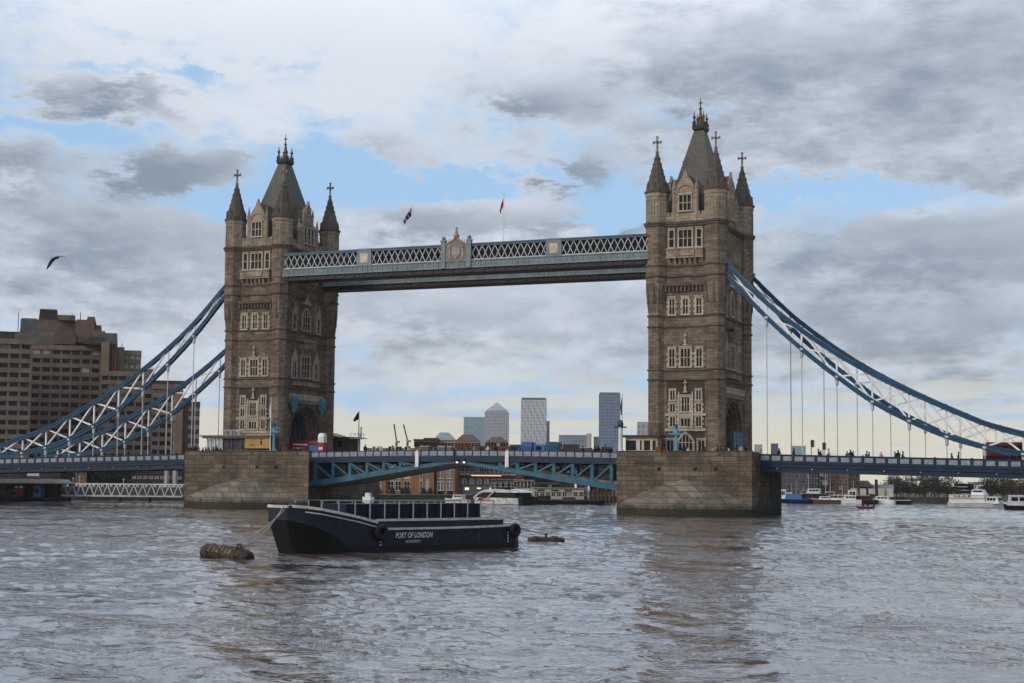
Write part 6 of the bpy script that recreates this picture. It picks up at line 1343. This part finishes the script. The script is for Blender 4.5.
# cluster of moored boats on the right
RB = [('tug_boat', 'dark blue hulled tug with blue tarpaulin by the right pier', 791, 160, 10, 185, ('tankblue', 'blueband', 'blueband', 'whitewall'), ((-3, 1.5, 1.0, 2.4, 1.2, 0), (1.2, 3.4, 1.0, 3.6, 1.0, 3)), 5.5),
      ('cabin_cruiser', 'white cabin cruiser tied behind the blue tug', 786, 164, 8, 10, ('white', 'white', 'whitewall'), ((-2.5, 2, 1.0, 2.8, 1.1, 3),), 0),
      ('cabin_cruiser', 'white and grey cruiser right of the blue tug', 803, 163, 8, 170, ('offwhite', 'white', 'whitewall', 'greyfac'), ((-2.5, 1.6, 1.0, 2.3, 1.1, 4), (-1.5, .6, 2.3, 3.4, .9, 2)), 4.5),
      ('houseboat', 'dark houseboat with pale upper cabin among the moored boats', 813, 162, 11, 180, ('hullblack', 'hotdark', 'hotdark', 'whitewall'), ((-4, 3, 1.0, 2.6, 1.4, 5), (-2, 1.5, 2.6, 3.9, 1.1, 3)), 0),
      ('cabin_cruiser', 'small white cruiser between houseboat and sailing boat', 822, 165, 6, 0, ('white', 'white', 'whitewall'), ((-2, 1, .9, 2.6, .9, 2),), 0),
      ('sailing_boat', 'sailing boat with tall pale mast among the moored boats', 825, 161, 9, 175, ('darkbrown', 'offwhite', 'whitewall'), ((-1.5, 1.5, 1.0, 1.9, .9, 3),), 10.5),
      ('houseboat', 'long brown roofed houseboat right of the tall mast', 836, 163, 11, 178, ('hotdark', 'concrete', 'soffit'), ((-4.5, 3.5, 1.0, 2.3, 1.4, 6),), 0),
      ('cabin_cruiser', 'white cruiser with raked bow at the middle of the mooring', 846, 161, 8, 190, ('white', 'white', 'whitewall'), ((-2.6, .8, 1.0, 2.2, 1.1, 3),), 0),
      ('motor_barge', 'dark motor barge with low cabin left of the orange dinghy', 857, 163, 11, 182, ('hullblack', 'hotdark', 'hotdark'), ((-4, 2, 1.0, 2.1, 1.3, 4),), 3.5),
      ('motor_barge', 'rust red motor barge behind the orange dinghy', 870, 166, 9, 5, ('rust', 'hotdark', 'brownstone'), ((-3, 0, 1.0, 2.3, 1.1, 3),), 4.2),
      ('cabin_cruiser', 'white cruiser near the right end of the moored row', 880, 165, 8, 172, ('white', 'white', 'whitewall'), ((-2.5, 1.2, 1.0, 2.0, 1.0, 3),), 0),
      ('motor_barge', 'dark low barge with white bow at the right end of the moored row', 892, 168, 10, 178, ('hullblack', 'whitewall', 'hotdark'), ((-3.5, -.5, 1.0, 2.0, 1.0, 2),), 0)]
RB += [('narrow_boat', 'narrow dark green boat moored behind the blue tug', 797, 168, 9, 4, ('greenfac', 'hotdark', 'darkbrown'), ((-3.5, 2.5, 1.0, 2.2, 1.1, 4),), 6.5),
       ('narrow_boat', 'narrow black boat with red roof behind the grey cruiser', 808, 168, 9, 176, ('hullblack', 'hotdark', 'rust'), ((-3.5, 2, 1.0, 2.4, 1.1, 3),), 7.5),
       ('work_boat', 'black work boat with orange deck house behind the long houseboat', 831, 169, 8, 3, ('hullblack', 'hotdark', 'brownstone'), ((-1.5, 1.5, 1.0, 3.2, 1.0, 2),), 8.0),
       ('narrow_boat', 'pale blue narrow boat moored behind the raked white cruiser', 842, 169, 8, 178, ('teal', 'offwhite', 'greyfac'), ((-3, 1.5, 1.0, 2.5, 1.1, 3),), 5.5),
       ('work_boat', 'black work boat with tall wheelhouse left of the pale hoardings', 853, 170, 8, 182, ('hullblack', 'rust', 'whitewall'), ((-1, 1.5, 1.0, 3.6, 1.0, 2),), 6.0),
       ('work_boat', 'small rusty work boat among the boats before the hoardings', 875, 171, 7, 2, ('rust', 'hotdark', 'darkbrown'), ((-2, .5, 1.0, 2.6, .9, 2),), 5.0)]
for nm, lb, px, Y, L, rz, mats, cab, mast in RB: hull_boat(nm, lb, px, Y, L, R(rz), mats, cab, mast=mast, group='boats moored in a row beyond the right pier')
# dinghy with two people
dg = at(865.5, 509.5, 80); t = thing('dinghy', 'small orange dinghy with two people under way on the right', 'dinghy', (dg.x, 80, 0), R(200))
q = MB(); q.tube([(-1.6, -.6, .3), (.8, -.65, .32), (1.6, -.3, .42), (1.8, 0, .46), (1.6, .3, .42), (.8, .65, .32), (-1.6, .6, .3)], .22, 8); q.build('inflatable_tube', M['redpaint'], t); q = MB(); q.box(-1.6, -.5, .05, 1.3, .5, .2); q.build('floor', M['hotdark'], t); q = MB(); q.box(-1.95, -.2, .1, -1.6, .2, 1.0); q.build('outboard_motor', M['ironblack'], t)
person(dg.x+.5, 80.1, .2, 1.0, 'black', 1, 'person in black clothes standing at the back of the orange dinghy', None); person(dg.x-.5, 79.9, -.15, 2.6, 'navy', 1, 'person in navy clothes standing at the front of the orange dinghy', None)
# passenger ship and the boat cut by the frame
ps = hull_boat('passenger_ship', 'white passenger ship with red lettered roof board on the right', 976.5, 118, 12.5, R(-12), ('offwhite', 'white', 'whitewall', 'white'), ((-5.9, 2.6, 1.0, 3.0, 1.8, 0), (2.6, 5.6, 1.0, 2.6, 1.6, 3)), W=2.0, H=1.2, cat='ship')
q = MB(); q.rings([[(-.8, -1.2, 2.95), (2.2, -1.2, 2.95), (2.2, 1.2, 2.95), (-.8, 1.2, 2.95)], [(-.6, -1.1, 4.2), (1.7, -1.1, 4.2), (1.7, 1.1, 4.2), (-.6, 1.1, 4.2)]]); o = q.build('wheelhouse', M['white'], ps); q = MB(); q.box(-.5, -1.2, 3.6, 1.7, 1.2, 4.0); q.build('window_band', M['pane'], o)
q = MB(); q.box(-4.6, -1.83, 2.45, -.9, -1.76, 2.95); q.build('red_board', M['redpaint'], ps); q = MB()
for k in range(3): q.box(-4.4+k*1.15, -1.87, 2.55, -3.6+k*1.15, -1.83, 2.85)
q.build('white_lettering', M['whitewall'], ps)
q = MB(); q.box(-5.8, -1.85, 2.1, 2.3, -1.78, 2.25); q.build('rust_streak_band', M['brownstone'], ps)
hull_boat('passenger_boat', 'white passenger boat with dark windows cut by the right edge', 1025, 97, 9, R(180), ('hullblack', 'white', 'whitewall'), ((-4, 3.6, .9, 3.1, 1.4, 4),), W=1.5, H=1.0)
hull_boat('passenger_boat', 'low pale boat between the white ship and the right edge', 1004, 150, 9, R(175), ('offwhite', 'white', 'greyfac'), ((-3, 2, .9, 1.9, 1.1, 4),), H=.9)

# ------------------------------------------------------------------ left landing stage
gw0, gw1 = at(52, 498, 22), at(184, 498, 30); gv = gw1-gw0; gv.z = 0; GL = gv.length
M['mesh'] = plain('grey_mesh', (.10, .10, .10), .7, .3, 2)
g = thing('gangway', 'white lattice gangway bridge leading to the left landing stage', 'gangway', (gw0.x, gw0.y, 0), math.atan2(gv.y, gv.x))
zb0, zt0 = 1.3, 3.85
nb_ = 15
for y in (-1.1, 1.1):
    q = MB(); q.box(0, y-.13, zb0-.16, GL, y+.13, zb0+.16); q.build('bottom_chord', M['white'], g); q = MB(); q.box(1.2, y-.13, zt0-.14, GL, y+.13, zt0+.14); q.build('top_chord', M['white'], g)
    q = MB()
    for i in range(nb_):
        xa = GL*i/nb_; xm = GL*(i+.5)/nb_; xb = GL*(i+1)/nb_
        q.bar((xa, y, zb0), (xm, y, zt0), .17); q.bar((xm, y, zt0), (xb, y, zb0), .17)
    q.build('web_bars', M['white'], g)
q = MB(); q.box(0, -1.05, zb0-.1, GL, 1.05, zb0+.05); q.build('walkway_deck', M['hotdark'], g); q = MB(); q.box(0, .9, zb0+.2, GL, 1.0, zt0-.6); q.build('rear_mesh_panel', M['mesh'], g)
for px in (88, 120, 150): 
    p_ = at(px, 500, 30); q = MB(); q.cone(p_.x, p_.y, [(-1.5, .3), (1.2, .3)], 8); tag(q.build('mooring_pile', M['log']), 'short dark pile under the white gangway', 'pile', 'piles under the gangway')
l0, l1 = at(-40, 500, 14), at(60, 500, 20); lv = l1-l0; LL = Vector((lv.x, lv.y, 0)).length
ls = thing('landing_stage', 'dark floating landing stage with grey canopy roof at the left edge', 'landing stage', (l0.x, l0.y, 0), math.atan2(lv.y, lv.x))
q = MB(); q.box(0, -2.5, -.5, LL, 3, .9); q.build('pontoon', M['hullblack'], ls)
q = MB(); q.rings([[(-.3, -2.4, 3.9), (LL*1.08, -2.4, 3.9), (LL*1.12, 2.6, 3.9), (-.3, 2.6, 3.9)], [(1, -1.6, 4.8), (LL*1.0, -1.6, 4.8), (LL*1.0, 1.8, 4.8), (1, 1.8, 4.8)]]); q.build('canopy_roof', M['hotgrey'], ls)
for i in range(9): q = MB(); q.box(LL*i/8-.09, -2.2, .9, LL*i/8+.09, -2.02, 4.0); q.build('canopy_post', M['ironblack'], ls)
q = MB(); q.box(1, 1.6, .9, LL-.5, 1.8, 3.8); q.build('rear_screen', M['darkbrown'], ls)
q = MB(); q.box(0, -2.52, .9, LL*.62, -2.42, 1.9); q.build('front_fence', M['hotdark'], ls)
def on_stage(f, y=-.5): return (l0.x+(l1.x-l0.x)*f, l0.y+(l1.y-l0.y)*f+y, .9)
t = thing('red_stall', 'red ticket stall with white top under the landing stage canopy', 'stall', on_stage(.635, -1.2)); q = MB(); q.box(-.95, -.6, 0, .95, .6, 2.0); q.build('stall_body', M['redpaint'], t); q = MB(); q.rings([[(-1.1, -.7, 2.0), (1.1, -.7, 2.0), (1.1, .7, 2.0), (-1.1, .7, 2.0)], [(-.7, -.4, 2.45), (.7, -.4, 2.45), (.7, .4, 2.45), (-.7, .4, 2.45)]]); q.build('stall_top', M['whitewall'], t)
t = thing('blue_stall', 'dark blue cabin at the right end of the landing stage', 'stall', on_stage(.82, -1.0)); q = MB(); q.box(-.9, -.7, 0, .9, .7, 2.5); q.build('stall_body', M['blueband'], t); q = MB(); q.box(-.6, -.73, .9, .6, -.69, 1.9); q.build('window', M['pane'], t)
q = MB(); a = on_stage(.55, -2.7); q.box(a[0]-.3, a[1]-.1, 1.0, a[0]+.3, a[1], 1.7); tag(q.build('white_notice', M['whitewall']), 'small white notice on the dark front of the landing stage', 'notice')
hull_boat('moored_launch', 'dark moored launch at the landing stage, far left', 8, 10, 8, R(5), ('hullblack', 'hotdark', 'hotdark'), ((-2.5, 1.5, .9, 2.3, 1.0, 3),), H=.9)
hull_boat('moored_launch', 'low black tender under the left end of the white gangway', 62, 20, 5, R(0), ('hullblack', 'hotdark'), (), H=.7)

# ------------------------------------------------------------------ trees
M['leaf'] = plain('dark_evergreen_foliage', (.035, .045, .022), .85, .6, .9); M['leafbrown'] = plain('brown_autumn_foliage', (.042, .032, .024), .85, .5, .6); M['bark'] = plain('bark', (.04, .03, .024), .9, .3, 2)
def tree_src(name, label, cat, H, W, n, leafmat, seed, group, leaf=.55):
    r = random.Random(seed); t = thing(name, label, cat, (0, 0, 0), 0, group)
    q = MB(); q.tube([(0, 0, 0), (.1, .05, H*.3), (-.05, .1, H*.6), (.05, 0, H*.9)], [H*.028, H*.022, H*.014, .03], 7)
    tips = []
    for i in range(9):
        a = r.uniform(0, 6.28); z = H*r.uniform(.12, .7); e = Vector((math.cos(a)*W*r.uniform(.5, .95), math.sin(a)*W*r.uniform(.5, .95), z+H*r.uniform(.04, .25)))
        q.tube([(0, 0, z), tuple(e*.5+Vector((0, 0, z*.5+.2))), tuple(e)], [H*.012, H*.008, .02], 5); tips.append(e)
    q.build('trunk', M['bark'], t); l = MB(); cl = [Vector((0, 0, H*.75)), Vector((0, 0, H*.9))]+tips
    for c in cl:
        for _ in range(n):
            p_ = c+Vector((r.gauss(0, W*.26), r.gauss(0, W*.26), r.gauss(0, H*.085))); s = leaf*r.uniform(.5, 1.2)
            d = Vector((r.gauss(0, 1), r.gauss(0, 1), r.gauss(0, 1))).normalized(); e = d.orthogonal().normalized(); f = d.cross(e)
            l.add([p_-e*s*.5, p_+f*s*.3, p_+e*s*.5, p_-f*s*.3], [(0, 1, 2, 3)])
    l.build('crown', M[leafmat], t); return t
src = tree_src('riverside_tree', 'dark evergreen tree on the left bank beyond the white gangway', 'tree', 8.5, 2.7, 95, 'leaf', 4, 'dark trees beyond the gangway')
for i, (px, Y, s) in enumerate(((90, 64, .95), (99, 66, 1.05), (107, 68, 1.1), (116, 70, 1.05), (124, 73, .95))):
    o = src if i == 0 else copy_tree(src); p_ = at(px, 500, Y); o.location = (p_.x, p_.y, 1.2); o.scale = (s, s, s); o.rotation_euler.z = i*1.9
src = tree_src('bare_tree', 'bare trunked small tree in front of the long green awning', 'tree', 6.5, 1.6, 22, 'leafbrown', 9, 'small trees before the green awning', .35)
for i, (px, Y) in enumerate(((55, 54), (60, 55))):
    o = src if i == 0 else copy_tree(src); p_ = at(px, 500, Y); o.location = (p_.x, p_.y, 1.2); o.rotation_euler.z = i*2
src = tree_src('riverside_tree', 'brown late autumn tree in the row on the far right bank', 'tree', 7.5, 3.0, 80, 'leafbrown', 12, 'brown trees on the far right bank', .6)
for i, px in enumerate((884, 891, 897, 903, 908.5, 915, 920, 926, 932, 938, 944, 950, 956, 984, 990, 996, 1003, 1011, 1019, 1027)):
    o = src if i == 0 else copy_tree(src); p_ = at(px, 500, 212+(i*7 % 5)*3); s = .52+.06*((i*5) % 6); o.location = (p_.x, p_.y, 1.2); o.scale = (s*1.1, s*1.1, s); o.rotation_euler.z = i*1.3
src = tree_src('bankside_tree', 'dark tree half hidden behind the far right brown tree row', 'tree', 9.0, 3.6, 80, 'leaf', 15, 'taller trees behind the far right row', .7)
for i, px in enumerate((900, 924, 935, 947, 992, 1012)):
    o = src if i == 0 else copy_tree(src); p_ = at(px, 500, 244+(i*5 % 4)*4); s = .72+.06*((i*3) % 4); o.location = (p_.x, p_.y, 1.2); o.scale = (s*1.2, s*1.2, s); o.rotation_euler.z = i*1.7

# ------------------------------------------------------------------ bird
bpos = at(53.5, 259, -165); bd = thing('flying_bird', 'dark gull flying in the sky left of the farther tower', 'bird', bpos)
def bird():
    q = MB(); k = 1.75; r_ = rt; u_ = up; f_ = fw
    P = lambda a, b_, c=0: r_*a*k+u_*b_*k+f_*c*k
    # body, slim and pointed, heading right
    secs = []
    ctr = [(-.11, -.02, .012), (-.05, -.01, .05), (.05, .02, .065), (.13, .05, .055), (.19, .05, .04), (.235, .035, .012)]
    for a, b_, rad in ctr: secs.append([P(a, b_)+u_*(rad*math.cos(t_))*k+f_*(rad*math.sin(t_))*k for t_ in [2*math.pi*i/8 for i in range(8)]])
    q.rings(secs)
    def wing(pts):
        s_ = []
        for (a, b_, c, ch, th) in pts: s_.append([P(a-ch*.5, b_+ch*.15, c), P(a, b_+th, c), P(a+ch*.5, b_-ch*.1, c), P(a, b_-th, c)])
        q.rings(s_)
    wing([(.03, .03, 0, .17, .02), (-.06, -.12, -.12, .15, .015), (-.14, -.30, -.2, .11, .012), (-.22, -.46, -.24, .02, .006)])
    wing([(.10, .06, 0, .15, .018), (.17, .115, .2, .13, .012), (.28, .12, .42, .09, .01), (.42, .07, .6, .02, .005)])
    return q
bird().build('bird_body', M['hullblack'], bd, None, True)

# ------------------------------------------------------------------ thin river haze round the whole scene
hb = MB(); hb.box(-5200, -700, -3.2, 5200, 4400, 190)
hm_ = bpy.data.materials.new('haze_air'); hm_.use_nodes = True; ht = hm_.node_tree; ht.nodes.clear()
pv_ = ht.nodes.new('ShaderNodeVolumePrincipled'); pv_.inputs['Density'].default_value = .00005; pv_.inputs['Color'].default_value = (.90, .91, .92, 1); pv_.inputs['Anisotropy'].default_value = 0.0
ho_ = ht.nodes.new('ShaderNodeOutputMaterial'); ht.links.new(pv_.outputs[0], ho_.inputs['Volume'])
tag(hb.build('haze', hm_), 'thin pale haze over the river', 'haze', None, 'stuff')
